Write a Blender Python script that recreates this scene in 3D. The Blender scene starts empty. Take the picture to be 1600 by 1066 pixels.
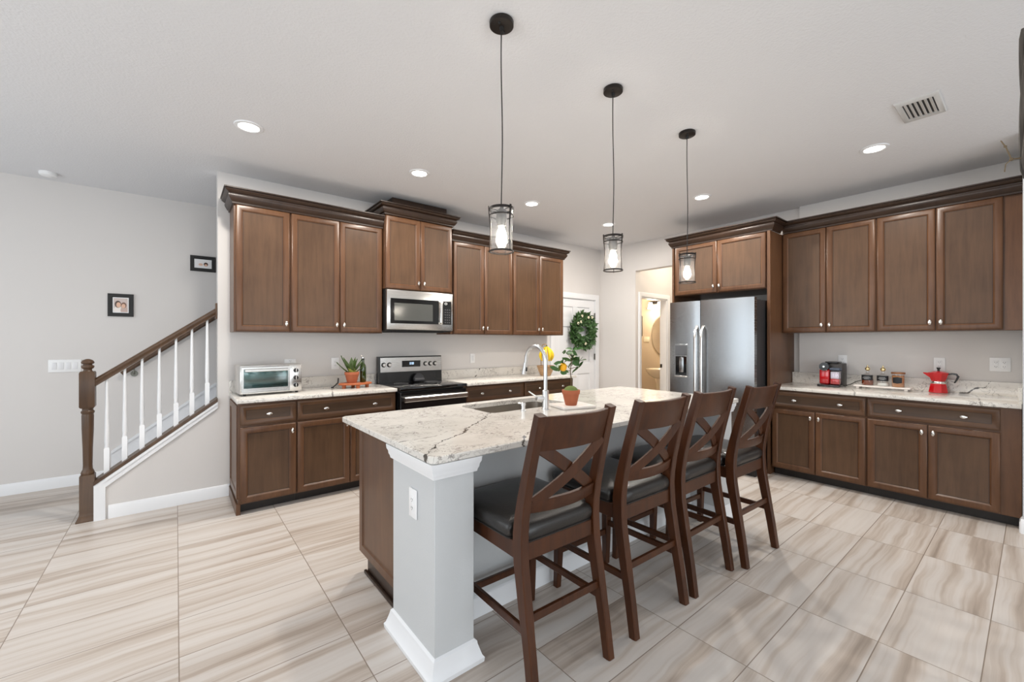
import bpy, bmesh, math, random
from mathutils import Vector, Matrix, noise
PI = math.pi
SC = bpy.context.scene
COL = SC.collection
random.seed(7)

# ------------------------------------------------------------------ camera, world, daylight, exposure
cam_d = bpy.data.cameras.new('camera'); cam = bpy.data.objects.new('camera', cam_d); COL.objects.link(cam)
cam.location = (0, 0, 1.375); cam.rotation_euler = (PI/2, 0, -math.radians(38.67))
cam_d.sensor_width = 36.0; cam_d.lens = 656.0*36/1600; cam_d.clip_start = 0.02
SC.camera = cam
SC.view_settings.view_transform = 'Standard'; SC.view_settings.look = 'None'
SC.view_settings.gamma = 1.0; SC.view_settings.use_curve_mapping = False
SC.view_settings.exposure = 0.0
w = bpy.data.worlds.new('sky'); SC.world = w; w.use_nodes = True
w.node_tree.nodes['Background'].inputs[0].default_value = (0.80, 0.90, 1.0, 1)
w.node_tree.nodes['Background'].inputs[1].default_value = 0.9

def area(name, loc, rot, sx, sy, power, col, shape='RECTANGLE', spread=PI):
    d = bpy.data.lights.new(name, 'AREA'); d.shape = shape; d.size = sx
    if shape == 'RECTANGLE': d.size_y = sy
    d.energy = power; d.color = col; d.spread = spread
    o = bpy.data.objects.new(name, d); COL.objects.link(o); o.location = loc; o.rotation_euler = rot
    return o
# daylight falling through the glazed openings behind and left of the camera
area('window_daylight', (0.3, -3.05, 1.25), (PI/2, 0, 0), 3.9, 2.2, 74, (0.90, 0.96, 1.0))
area('window_daylight', (3.6, -3.05, 1.45), (PI/2, 0, 0), 1.7, 1.4, 22, (0.90, 0.96, 1.0))
area('window_daylight', (-3.0, 1.2, 1.4), (PI/2, 0, -PI/2), 2.8, 1.7, 52, (0.90, 0.96, 1.0))
area('window_daylight', (-3.0, 4.2, 1.45), (PI/2, 0, -PI/2), 1.7, 1.9, 20, (0.88, 0.95, 1.0))

# ------------------------------------------------------------------ helpers
class MB:
    def __init__(s): s.bm = bmesh.new()
    def _from(s, n): s.bm.verts.ensure_lookup_table(); return s.bm.verts[n:]
    def xf(s, n, m):
        for v in s._from(n): v.co = m @ v.co
        return s
    def n(s): return len(s.bm.verts)
    def box(s, x0, x1, y0, y1, z0, z1, b=0.0, seg=1, m=None):
        t = bmesh.new()
        bmesh.ops.create_cube(t, size=1.0)
        for v in t.verts:
            v.co = Vector(((x0+x1)/2+v.co.x*(x1-x0), (y0+y1)/2+v.co.y*(y1-y0), (z0+z1)/2+v.co.z*(z1-z0)))
        if b > 0: bmesh.ops.bevel(t, geom=list(t.edges), offset=b, segments=seg, affect='EDGES', profile=0.5)
        return s.merge(t, m)
    def merge(s, t, m=None):
        vm = {}
        for v in t.verts: vm[v] = s.bm.verts.new(m @ v.co if m else v.co)
        for f in t.faces:
            try: s.bm.faces.new([vm[v] for v in f.verts])
            except ValueError: pass
        t.free(); return s
    def loft(s, loops, caps=True, m=None, close=True):
        rows = [[s.bm.verts.new(m @ Vector(p) if m else Vector(p)) for p in L] for L in loops]
        k = len(rows[0])
        for a, b in zip(rows[:-1], rows[1:]):
            for i in range(k if close else k-1):
                j = (i+1) % k
                try: s.bm.faces.new((a[i], a[j], b[j], b[i]))
                except ValueError: pass
        if caps:
            for r in (list(reversed(rows[0])), rows[-1]):
                try: s.bm.faces.new(r)
                except ValueError: pass
        return s
    def lathe(s, prof, c=(0, 0, 0), seg=24, m=None, sx=1, sy=1):
        loops = [[(c[0]+max(r, 1e-4)*sx*math.cos(2*PI*i/seg), c[1]+max(r, 1e-4)*sy*math.sin(2*PI*i/seg), c[2]+z) for i in range(seg)] for r, z in prof]
        return s.loft(loops, prof[0] != prof[-1], m)
    def cyl(s, a, b, r0, r1=None, seg=16):
        a = Vector(a); b = Vector(b); r1 = r0 if r1 is None else r1
        q = (b-a).to_track_quat('Z', 'Y').to_matrix().to_4x4(); q.translation = a
        return s.lathe([(r0, 0), (r1, (b-a).length)], seg=seg, m=q)
    def tube(s, pts, r, seg=10, closed=False):
        pts = [Vector(p) for p in pts]; loops = []; up = None
        nn = len(pts)
        for i, p in enumerate(pts):
            if closed: t = (pts[(i+1) % nn]-pts[i-1])
            else: t = (pts[min(i+1, nn-1)]-pts[max(i-1, 0)])
            t.normalize()
            if up is None:
                up = Vector((0, 0, 1)) if abs(t.z) < .9 else Vector((1, 0, 0))
            x = t.cross(up); x.normalize(); up2 = x.cross(t); up2.normalize(); up = up2
            rr = r[i] if isinstance(r, (list, tuple)) else r
            loops.append([p+(x*math.cos(2*PI*k/seg)+up2*math.sin(2*PI*k/seg))*rr for k in range(seg)])
        if closed: loops.append(loops[0])
        return s.loft(loops, not closed)
    def bar(s, pts, w, h, wide=(1, 0, 0), b=0.003):
        # rectangular section swept along pts; 'wide' is the direction of the width w; chamfered edges
        pts = [Vector(p) for p in pts]; loops = []
        for i, p in enumerate(pts):
            t = (pts[min(i+1, len(pts)-1)]-pts[max(i-1, 0)]); t.normalize()
            x = Vector(wide); x = x-t*x.dot(t); x.normalize(); y = t.cross(x)
            W = (w[i] if isinstance(w, (list, tuple)) else w)/2; H = (h[i] if isinstance(h, (list, tuple)) else h)/2
            loops.append([p+x*a+y*c for a, c in ((W-b, -H), (W, -H+b), (W, H-b), (W-b, H), (-W+b, H), (-W, H-b), (-W, -H+b), (-W+b, -H))])
        return s.loft(loops)
    def prism(s, poly, axis, a, b, m=None):
        # poly in the two other axes
        def P(p, c):
            return {'x': (c, p[0], p[1]), 'y': (p[0], c, p[1]), 'z': (p[0], p[1], c)}[axis]
        return s.loft([[P(p, a) for p in poly], [P(p, b) for p in poly]], True, m)
    def framed(s, x0, x1, z0, z1, steps, yb=0.0, m=None, groove=None):
        n0 = len(s.bm.faces)
        # rectangular loops (inset, y) from the back outward then to the recessed centre
        loops = []
        for ins, y in steps:
            loops.append([(x0+ins, y, z0+ins), (x1-ins, y, z0+ins), (x1-ins, y, z1-ins), (x0+ins, y, z1-ins)])
        s.loft(loops, True, m)
        if groove is not None:
            s.bm.faces.ensure_lookup_table()
            for i, f in enumerate(s.bm.faces[n0:]):
                st = i//4
                if i == len(s.bm.faces)-n0-1: f.material_index = 1
                elif st >= groove and i < (len(steps)-1)*4: f.material_index = 2
        return s
    def ball(s, c, r, seg=16, sx=1, sy=1, sz=1, m=None):
        k = seg//2
        return s.lathe([(r*math.sin(PI*i/k), -r*sz*math.cos(PI*i/k)) for i in range(k+1)], c, seg, m, sx, sy)
    def build(s, name, mat, parent=None, sharp=38):
        bmesh.ops.recalc_face_normals(s.bm, faces=list(s.bm.faces))
        me = bpy.data.meshes.new(name); s.bm.to_mesh(me); s.bm.free()
        for p in me.polygons: p.use_smooth = True
        me.set_sharp_from_angle(angle=math.radians(sharp))
        if isinstance(mat, (list, tuple)):
            for q in mat: me.materials.append(q)
        else: me.materials.append(mat)
        o = bpy.data.objects.new(name, me); COL.objects.link(o)
        if parent: o.parent = parent
        return o

def tag(o, label, cat, group=None):
    o['label'] = label; o['category'] = cat
    if group: o['group'] = group
    return o
def thing(name, label, cat, loc=(0, 0, 0), rz=0.0, group=None):
    o = bpy.data.objects.new(name, None); COL.objects.link(o); o.empty_display_size = .1
    o.location = loc; o.rotation_euler = (0, 0, rz)
    return tag(o, label, cat, group)
def struct(o): o['kind'] = 'structure'; return o
KIDS = {}
def dup(root, loc, rz, label, group=None):
    def kids(o): return [c for c in bpy.data.objects if c.parent == o]
    r = root.copy(); COL.objects.link(r); r.location = loc; r.rotation_euler = (0, 0, rz); r['label'] = label
    if group: r['group'] = group
    for ch in kids(root):
        c = ch.copy(); COL.objects.link(c); c.parent = r
        for g in kids(ch):
            d = g.copy(); COL.objects.link(d); d.parent = c
    return r

# ------------------------------------------------------------------ materials
def nt(name):
    m = bpy.data.materials.new(name); m.use_nodes = True
    t = m.node_tree; return m, t, t.nodes['Principled BSDF'], t.nodes.new, t.links.new
def rgb(r, g, b):
    f = lambda c: (c/255/12.92) if c/255 <= .04045 else ((c/255+.055)/1.055)**2.4
    return (f(r), f(g), f(b), 1)
def plain(name, col, rough=.5, metal=0.0, bump=0.0, bscale=200, var=0.0, spec=None, coat=0.0, emit=None, es=0):
    m, t, p, N, L = nt(name)
    p.inputs['Base Color'].default_value = col; p.inputs['Roughness'].default_value = rough; p.inputs['Metallic'].default_value = metal
    if coat: p.inputs['Coat Weight'].default_value = coat
    if spec is not None: p.inputs['Specular IOR Level'].default_value = spec
    tc = N('ShaderNodeTexCoord')
    if bump:
        nz = N('ShaderNodeTexNoise'); nz.inputs['Scale'].default_value = bscale; nz.inputs['Detail'].default_value = 3
        L(tc.outputs['Object'], nz.inputs['Vector'])
        b = N('ShaderNodeBump'); b.inputs['Strength'].default_value = bump; b.inputs['Distance'].default_value = .004
        L(nz.outputs['Fac'], b.inputs['Height']); L(b.outputs[0], p.inputs['Normal'])
    if var:
        n2 = N('ShaderNodeTexNoise'); n2.inputs['Scale'].default_value = 6; n2.inputs['Detail'].default_value = 4
        L(tc.outputs['Object'], n2.inputs['Vector'])
        mx = N('ShaderNodeMix'); mx.data_type = 'RGBA'
        mx.inputs[6].default_value = tuple(c*(1-var) for c in col[:3])+(1,); mx.inputs[7].default_value = tuple(min(1, c*(1+var)) for c in col[:3])+(1,)
        L(n2.outputs['Fac'], mx.inputs[0]); L(mx.outputs[2], p.inputs['Base Color'])
    if emit:
        p.inputs['Emission Color'].default_value = emit; p.inputs['Emission Strength'].default_value = es
    return m
def wood(name, c0, c1, rough=.36, axis='z', coat=.08, scale=1.0):
    m, t, p, N, L = nt(name)
    tc = N('ShaderNodeTexCoord'); mp = N('ShaderNodeMapping'); oi = N('ShaderNodeObjectInfo')
    s = {'z': (14, 14, 1.1), 'x': (1.1, 14, 14), 'y': (14, 1.1, 14)}[axis]
    mp.inputs['Scale'].default_value = tuple(k*scale for k in s)
    ad = N('ShaderNodeVectorMath'); ad.operation = 'ADD'
    ml = N('ShaderNodeMath'); ml.operation = 'MULTIPLY'; ml.inputs[1].default_value = 37.0
    L(oi.outputs['Random'], ml.inputs[0]); L(tc.outputs['Object'], ad.inputs[0]); L(ml.outputs[0], ad.inputs[1])
    L(ad.outputs[0], mp.inputs['Vector'])
    nz = N('ShaderNodeTexNoise'); nz.inputs['Scale'].default_value = 2.2; nz.inputs['Detail'].default_value = 7; nz.inputs['Roughness'].default_value = .62; nz.inputs['Distortion'].default_value = .5
    L(mp.outputs[0], nz.inputs['Vector'])
    cl = N('ShaderNodeTexNoise'); cl.inputs['Scale'].default_value = 3.5; cl.inputs['Detail'].default_value = 3
    L(ad.outputs[0], cl.inputs['Vector'])
    av = N('ShaderNodeMath'); av.operation = 'MULTIPLY_ADD'; av.inputs[1].default_value = .6
    L(nz.outputs['Fac'], av.inputs[0])
    sc = N('ShaderNodeMath'); sc.operation = 'MULTIPLY'; sc.inputs[1].default_value = .4
    L(cl.outputs['Fac'], sc.inputs[0]); L(sc.outputs[0], av.inputs[2])
    r = N('ShaderNodeValToRGB'); r.color_ramp.elements[0].position = .30; r.color_ramp.elements[1].position = .72
    r.color_ramp.elements[0].color = c0; r.color_ramp.elements[1].color = c1
    L(av.outputs[0], r.inputs[0]); L(r.outputs[0], p.inputs['Base Color'])
    p.inputs['Roughness'].default_value = rough; p.inputs['Coat Weight'].default_value = coat; p.inputs['Coat Roughness'].default_value = .25; p.inputs['Specular IOR Level'].default_value = .35
    b = N('ShaderNodeBump'); b.inputs['Strength'].default_value = .06; b.inputs['Distance'].default_value = .002
    L(nz.outputs['Fac'], b.inputs['Height']); L(b.outputs[0], p.inputs['Normal'])
    return m
def steel(name, col, rough=.28, axis='z'):
    m, t, p, N, L = nt(name)
    tc = N('ShaderNodeTexCoord'); mp = N('ShaderNodeMapping')
    mp.inputs['Scale'].default_value = {'z': (300, 300, 3), 'x': (3, 300, 300), 'y': (300, 3, 300)}[axis]
    nz = N('ShaderNodeTexNoise'); nz.inputs['Scale'].default_value = 1.0; nz.inputs['Detail'].default_value = 2
    L(tc.outputs['Object'], mp.inputs['Vector']); L(mp.outputs[0], nz.inputs['Vector'])
    mr = N('ShaderNodeMapRange'); mr.inputs[3].default_value = rough-.06; mr.inputs[4].default_value = rough+.08
    L(nz.outputs['Fac'], mr.inputs[0]); L(mr.outputs[0], p.inputs['Roughness'])
    p.inputs['Base Color'].default_value = col; p.inputs['Metallic'].default_value = 1.0
    return m
def glass(name, tint=(1, 1, 1, 1), gl=.12, rough=.03, haze=0.0):
    m, t, p, N, L = nt(name); t.nodes.remove(p)
    out = t.nodes['Material Output']
    tr = N('ShaderNodeBsdfTransparent'); tr.inputs[0].default_value = tint
    g = N('ShaderNodeBsdfGlossy'); g.inputs['Roughness'].default_value = rough
    lw = N('ShaderNodeLayerWeight'); lw.inputs['Blend'].default_value = .35
    mr = N('ShaderNodeMapRange'); mr.inputs[3].default_value = gl*.5; mr.inputs[4].default_value = min(1, gl*5)
    L(lw.outputs['Facing'], mr.inputs[0])
    mx = N('ShaderNodeMixShader'); L(mr.outputs[0], mx.inputs[0]); L(tr.outputs[0], mx.inputs[1]); L(g.outputs[0], mx.inputs[2])
    last = mx.outputs[0]
    if haze:
        tl = N('ShaderNodeBsdfTranslucent'); tl.inputs[0].default_value = (.95, .95, .95, 1)
        m2 = N('ShaderNodeMixShader'); m2.inputs[0].default_value = haze; L(last, m2.inputs[1]); L(tl.outputs[0], m2.inputs[2]); last = m2.outputs[0]
    L(last, out.inputs['Surface']); return m
def emis(name, col, s):
    m, t, p, N, L = nt(name)
    p.inputs['Base Color'].default_value = (.8, .8, .8, 1); p.inputs['Emission Color'].default_value = col; p.inputs['Emission Strength'].default_value = s
    return m
def stone(name, segs=(), flat=True, base=rgb(228, 224, 217), amp=.03):
    # white quartz with fine grey flecks and a few long dark veins along given lines
    m, t, p, N, L = nt(name)
    tc = N('ShaderNodeTexCoord'); P0 = tc.outputs['Object']
    def mix(fac, a, b):
        x = N('ShaderNodeMix'); x.data_type = 'RGBA'
        if hasattr(fac, 'links'): L(fac, x.inputs[0])
        else: x.inputs[0].default_value = fac
        for i, q in ((6, a), (7, b)):
            if isinstance(q, tuple): x.inputs[i].default_value = q
            else: L(q, x.inputs[i])
        return x.outputs[2]
    def noise_(sc, det=4, dist=0.0, vec=P0):
        x = N('ShaderNodeTexNoise'); x.inputs['Scale'].default_value = sc; x.inputs['Detail'].default_value = det; x.inputs['Distortion'].default_value = dist
        L(vec, x.inputs['Vector']); return x
    def mth(op, a, b=None, c=None):
        x = N('ShaderNodeMath'); x.operation = op
        for i, q in enumerate((a, b, c)):
            if q is None: continue
            if isinstance(q, (int, float)): x.inputs[i].default_value = q
            else: L(q, x.inputs[i])
        return x.outputs[0]
    def rng(v, a, b, c=0.0, d=1.0):
        x = N('ShaderNodeMapRange'); L(v, x.inputs[0])
        for i, q in enumerate((a, b, c, d)): x.inputs[i+1].default_value = q
        return x.outputs[0]
    cloud = rng(noise_(5, 5).outputs['Fac'], .35, .7)
    colr = mix(cloud, base, rgb(214, 209, 202))
    # fine broken veinlets
    n1 = noise_(11, 6, 2.2).outputs['Fac']; d1 = mth('ABSOLUTE', mth('SUBTRACT', n1, .5))
    f1 = rng(d1, .0, .028, 1.0, 0.0); k1 = rng(noise_(4.3, 2).outputs['Fac'], .44, .56)
    colr = mix(mth('MULTIPLY', mth('MULTIPLY', f1, k1), .66), colr, rgb(98, 84, 76))
    n2 = noise_(38, 3, .8).outputs['Fac']; f2 = rng(n2, .58, .68); k2 = rng(noise_(7, 2).outputs['Fac'], .42, .58)
    colr = mix(mth('MULTIPLY', mth('MULTIPLY', f2, k2), .55), colr, rgb(118, 112, 110))
    if segs:
        wob = noise_(22, 5); sb = N('ShaderNodeVectorMath'); sb.operation = 'SUBTRACT'; sb.inputs[1].default_value = (.5, .5, .5); L(wob.outputs['Color'], sb.inputs[0])
        sl = N('ShaderNodeVectorMath'); sl.operation = 'SCALE'; sl.inputs['Scale'].default_value = amp; L(sb.outputs[0], sl.inputs[0])
        ad = N('ShaderNodeVectorMath'); ad.operation = 'ADD'; L(P0, ad.inputs[0]); L(sl.outputs[0], ad.inputs[1])
        fl = N('ShaderNodeVectorMath'); fl.operation = 'MULTIPLY'; fl.inputs[1].default_value = (1, 1, 0) if flat else (1, 1, 1); L(ad.outputs[0], fl.inputs[0])
        wid = rng(noise_(17, 3).outputs['Fac'], .36, .64, .15, 1.25)
        tot = None
        for a, b, wd, st in segs:
            a = Vector(a); b = Vector(b)
            if flat: a.z = 0; b.z = 0
            ab = b-a
            s1 = N('ShaderNodeVectorMath'); s1.operation = 'SUBTRACT'; L(fl.outputs[0], s1.inputs[0]); s1.inputs[1].default_value = a
            dt = N('ShaderNodeVectorMath'); dt.operation = 'DOT_PRODUCT'; L(s1.outputs[0], dt.inputs[0]); dt.inputs[1].default_value = ab/ab.length_squared
            cp = N('ShaderNodeClamp'); L(dt.outputs['Value'], cp.inputs[0])
            s2 = N('ShaderNodeVectorMath'); s2.operation = 'SCALE'; s2.inputs[0].default_value = ab; L(cp.outputs[0], s2.inputs['Scale'])
            ds = N('ShaderNodeVectorMath'); ds.operation = 'DISTANCE'; L(s1.outputs[0], ds.inputs[0]); L(s2.outputs[0], ds.inputs[1])
            v = mth('DIVIDE', ds.outputs['Value'], mth('MULTIPLY', wid, wd))
            v = mth('MULTIPLY', rng(v, .6, 1.3, 1.0, 0.0), st)
            tot = v if tot is None else mth('MAXIMUM', tot, v)
        colr = mix(tot, colr, rgb(58, 50, 44))
    L(colr, p.inputs['Base Color']); p.inputs['Roughness'].default_value = .12
    p.inputs['Specular IOR Level'].default_value = .6
    return m
def floor_mat():
    m, t, p, N, L = nt('striped_porcelain_tile')
    tc = N('ShaderNodeTexCoord'); sx = N('ShaderNodeSeparateXYZ'); L(tc.outputs['Object'], sx.inputs[0])
    def mth(op, a, b=None):
        x = N('ShaderNodeMath'); x.operation = op
        for i, q in enumerate((a, b)):
            if q is None: continue
            if isinstance(q, (int, float)): x.inputs[i].default_value = q
            else: L(q, x.inputs[i])
        return x.outputs[0]
    def rng(v, a, b, c=0.0, d=1.0):
        x = N('ShaderNodeMapRange'); L(v, x.inputs[0])
        for i, q in enumerate((a, b, c, d)): x.inputs[i+1].default_value = q
        return x.outputs[0]
    TX, TY, OX, OY = .624, .312, .010, .141
    u = mth('DIVIDE', mth('SUBTRACT', sx.outputs[0], OX), TX); v = mth('DIVIDE', mth('SUBTRACT', sx.outputs[1], OY), TY)
    def edge(q, size): return mth('MULTIPLY', mth('SUBTRACT', .5, mth('ABSOLUTE', mth('SUBTRACT', mth('FRACT', q), .5))), size)
    e = mth('MINIMUM', edge(u, TX), edge(v, TY))
    grout = rng(e, .0013, .0026, 1.0, 0.0)
    cx = N('ShaderNodeCombineXYZ'); L(mth('FLOOR', u), cx.inputs[0]); L(mth('FLOOR', v), cx.inputs[1])
    wn = N('ShaderNodeTexWhiteNoise'); wn.noise_dimensions = '3D'; L(cx.outputs[0], wn.inputs['Vector'])
    # streaks: stretched noise along x, shifted per tile
    co = N('ShaderNodeCombineXYZ')
    wv = N('ShaderNodeTexNoise'); wv.inputs['Scale'].default_value = 2.3; wv.inputs['Detail'].default_value = 2; L(tc.outputs['Object'], wv.inputs['Vector'])
    L(mth('MULTIPLY', sx.outputs[0], .6), co.inputs[0])
    L(mth('ADD', mth('MULTIPLY', sx.outputs[1], 11.0), mth('MULTIPLY', wv.outputs['Fac'], .75)), co.inputs[1])
    L(mth('MULTIPLY', wn.outputs['Value'], 43.0), co.inputs[2])
    n1 = N('ShaderNodeTexNoise'); n1.inputs['Scale'].default_value = 1.0; n1.inputs['Detail'].default_value = 3; n1.inputs['Roughness'].default_value = .5; L(co.outputs[0], n1.inputs['Vector'])
    co2 = N('ShaderNodeVectorMath'); co2.operation = 'MULTIPLY'; co2.inputs[1].default_value = (1.3, 4.2, 1); L(co.outputs[0], co2.inputs[0])
    n2 = N('ShaderNodeTexNoise'); n2.inputs['Scale'].default_value = 1.0; n2.inputs['Detail'].default_value = 3; L(co2.outputs[0], n2.inputs['Vector'])
    s = mth('ADD', mth('MULTIPLY', n1.outputs['Fac'], .68), mth('MULTIPLY', n2.outputs['Fac'], .32))
    r = N('ShaderNodeValToRGB'); el = r.color_ramp.elements
    el[0].position = .28; el[0].color = rgb(152, 139, 127); el[1].position = .68; el[1].color = rgb(211, 205, 199)
    for po, c in ((.38, rgb(178, 164, 152)), (.46, rgb(195, 184, 174)), (.53, rgb(205, 197, 190))):
        q = el.new(po); q.color = c
    L(s, r.inputs[0])
    mg = N('ShaderNodeMix'); mg.data_type = 'RGBA'; L(grout, mg.inputs[0]); L(r.outputs[0], mg.inputs[6]); mg.inputs[7].default_value = rgb(138, 123, 110)
    L(mg.outputs[2], p.inputs['Base Color'])
    p.inputs['Roughness'].default_value = .38
    b = N('ShaderNodeBump'); b.invert = True; b.inputs['Strength'].default_value = .25; b.inputs['Distance'].default_value = .002; L(grout, b.inputs['Height']); L(b.outputs[0], p.inputs['Normal'])
    return m

CAB = wood('brown_stained_maple', rgb(76, 50, 33), rgb(107, 74, 50), .34)
CABP = wood('brown_stained_maple_panel', rgb(72, 51, 35), rgb(96, 71, 51), .34)
CABX = wood('brown_stained_maple_horizontal', rgb(72, 49, 33), rgb(98, 70, 49), .34, axis='x')
CABXP = wood('brown_stained_maple_horizontal_panel', rgb(64, 47, 34), rgb(86, 65, 48), .34, axis='x')
GLAZE = plain('dark_glaze', rgb(40, 28, 20), .5)
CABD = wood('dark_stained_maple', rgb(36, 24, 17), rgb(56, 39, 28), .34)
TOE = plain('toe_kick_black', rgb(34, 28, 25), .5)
STOOLW = wood('espresso_stool_wood', rgb(50, 24, 9), rgb(82, 44, 19), .40, coat=.08)
STAIRW = wood('walnut_rail_wood', rgb(66, 48, 36), rgb(100, 76, 56), .35)
PINE = wood('red_brown_board', rgb(150, 78, 44), rgb(190, 108, 66), .45, 'x')
BOWLW = wood('pale_bowl_wood', rgb(140, 105, 72), rgb(186, 150, 112), .5, 'x')
WALL = plain('greige_wall_paint', rgb(217, 213, 210), .65, bump=.12, bscale=160)
CEIL = plain('white_ceiling_texture', rgb(224, 224, 226), .8, bump=.55, bscale=75)
TRIM = plain('white_trim_paint', rgb(236, 237, 239), .35)
ISLW = plain('pale_grey_island_paint', rgb(200, 202, 203), .5, bump=.15, bscale=140)
BATHW = plain('tan_bath_paint', rgb(214, 196, 170), .6, bump=.1, bscale=160)
FLOOR = floor_mat()
STEEL = steel('brushed_stainless', (.44, .46, .48, 1), .25, 'y')
STEELX = steel('brushed_stainless_horizontal', (.66, .65, .63, 1), .24, 'x')
SINKS = steel('sink_stainless', (.50, .47, .43, 1), .30, 'x')
CHROME = plain('satin_nickel', (.78, .76, .73, 1), .22, 1.0)
FAUC = plain('faucet_nickel', (.70, .71, .72, 1), .28, 1.0)
BLK = plain('black_enamel', rgb(18, 18, 19), .22, coat=.3)
BLKG = plain('black_glass', rgb(8, 8, 9), .06, spec=.7)
BLKM = plain('matt_black', rgb(26, 25, 24), .55)
BRONZE = plain('dark_bronze', rgb(44, 39, 36), .42, .6)
PLASTIC = plain('white_plastic', rgb(240, 240, 240), .35)
SLOT = plain('dark_slot', rgb(60, 60, 60), .6)
LEATHER = plain('black_leather', rgb(32, 29, 27), .34, bump=.25, bscale=240, coat=.1)
TERRA = plain('terracotta', rgb(166, 92, 60), .75, bump=.2, bscale=90, var=.14)
MOSS = plain('green_moss', rgb(112, 128, 70), .95, bump=1.0, bscale=160, var=.4)
LEAF = plain('dark_green_leaf', rgb(64, 106, 50), .42, var=.4)
WLEAF = plain('wreath_leaf', rgb(58, 92, 46), .5, var=.5)
ALOE = plain('aloe_leaf', rgb(66, 88, 38), .4, var=.35)
ALOEB = plain('aloe_yellow_base', rgb(176, 178, 92), .45, var=.2)
LEMON = plain('lemon_yellow', rgb(246, 176, 20), .42, bump=.15, bscale=220)
BANANA = plain('banana_yellow', rgb(232, 196, 30), .45, var=.12)
PETAL = plain('cream_petal', rgb(240, 232, 204), .6)
RED = plain('gloss_red', rgb(190, 12, 22), .15, coat=.6)
GLASS = glass('clear_glass')
SHADE = glass('pendant_glass', (1, 1, 1, 1), .07, .08, .014)
BOTGREEN = plain('green_bottle_glass', rgb(40, 56, 14), .08, spec=.7, coat=.4)
OVENGL = glass('oven_glass', (.62, .74, .74, 1), .22, .05)
GOLD = plain('gold_metal', (.86, .70, .38, 1), .2, 1.0)
COPPER = plain('copper_brown', rgb(150, 104, 72), .35, .5)
AMBER = plain('amber_syrup', rgb(120, 52, 18), .12)
COFFEE = plain('tan_sugar', rgb(176, 120, 72), .6, var=.3, bump=.5, bscale=300)
LABEL = plain('black_label', rgb(22, 24, 28), .5)
LABELT = plain('pale_label_print', rgb(196, 196, 196), .5)
MARBLE = plain('white_tray', rgb(238, 232, 226), .3)
LAMP = emis('lamp_lens', (1, .96, .88, 1), 9.0)
BULB = emis('glowing_bulb', (1, .90, .74, 1), 22.0)
BLUE = emis('blue_clock_digits', (.45, .7, 1, 1), 1.4)

CT = .914
# vein lines (world x, y on the top of the slab)
isl_v = []
def poly(pts, wd, st, z=CT):
    return [((a[0], a[1], z), (b[0], b[1], z), wd, st) for a, b in zip(pts[:-1], pts[1:])]
def px(u, v, z=CT):
    f, h = 656., 1.375; a = math.radians(38.67); t = (u-800)/f; d = f*(h-z)/(v-533)
    return ((math.sin(a)+t*math.cos(a))*d, (math.cos(a)-t*math.sin(a))*d)
isl_v += poly([px(*q) for q in ((660, 719), (664.6, 711), (678, 699.6), (689, 690), (707, 683), (722, 677.7), (730, 669), (741, 663), (760, 651.7), (766, 643.5))], .0065, .95)
isl_v += poly([px(*q) for q in ((571, 657), (585, 650), (604.5, 642.7))], .006, .5)
isl_v += poly([px(*q) for q in ((625.6, 691.5), (650, 687), (681, 682))], .006, .55)
isl_v += poly([px(*q) for q in ((814, 696), (816, 689), (821, 680), (831, 674), (850, 668))], .007, .9)
ISLTOP = stone('island_quartz', isl_v, amp=.058)
lc_v = poly([px(520, 617), px(519, 609), px(530, 604)], .006, .7)+poly([(3.02, 4.47), (3.0, 4.33)], .008, .45)+poly([(3.37, 4.12), (3.44, 4.16)], .007, .8)
LTOP = stone('back_counter_quartz', lc_v)
rc_v = poly([px(1511, 614), px(1526, 618), px(1532, 627), px(1533, 632)], .006, .6)+poly([px(1339, 618), px(1335, 612), px(1330, 606)], .005, .5)
RTOP = stone('right_counter_quartz', rc_v)
LSPL = stone('back_splash_quartz', [((2.98, 4.48, .92), (3.03, 4.48, .97), .009, .95), ((3.03, 4.48, .97), (3.05, 4.48, 1.02), .007, .95)], False)
RSPL = stone('right_splash_quartz', [((5.4, .42, .918), (5.4, .375, .925), .007, .85), ((5.4, .375, .925), (5.4, .33, .96), .008, .95), ((5.4, .33, .96), (5.4, .27, .985), .008, .95), ((5.4, .27, .985), (5.4, .245, 1.03), .007, .95)], False)

# ------------------------------------------------------------------ the setting
CH = 2.87
def S(name, mat, boxes, bev=0):
    b = MB()
    for q in boxes: b.box(*q, b=bev)
    return struct(b.build(name, mat))
S('floor', FLOOR, [(-3.2, 8.0, -3.3, 6.0, -.1, 0)])
S('ceiling', CEIL, [(-3.2, 8.0, -3.3, 6.0, CH, CH+.1)])
WY = 4.5
S('wall_back', WALL, [(.286, 4.40, WY, WY+.12, 0, CH), (5.34, 5.59, WY, WY+.12, 0, CH), (4.40, 5.34, WY, WY+.12, 2.04, CH)])
S('wall_stair', WALL, [(-3.2, 5.4, 5.73, 5.85, 0, CH)])
S('wall_right', WALL, [(5.42, 5.60, -.10, 1.65, 0, CH), (5.47, 5.60, 1.65, 2.86, 0, CH), (5.47, 5.59, 3.82, WY, 0, CH), (5.47, 5.59, 2.86, 3.82, 2.446, CH)])
S('wall_return', ISLW, [(4.72, 5.42, -.10, .062, 0, CH)])
S('wall_hall', WALL, [(5.59, 5.61, 3.82, 3.94, 0, CH), (6.34, 7.22, 3.82, 3.94, 0, CH), (5.61, 6.34, 3.82, 3.94, 2.06, CH), (6.9, 7.0, 2.6, 3.82, 0, CH), (5.60, 6.9, 2.6, 2.7, 0, CH)])
S('wall_bath', BATHW, [(7.1, 7.22, 3.94, 5.3, 0, CH), (5.59, 7.1, 5.2, 5.3, 0, CH), (5.48, 5.59, WY+.12, 5.3, 0, CH)])
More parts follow.
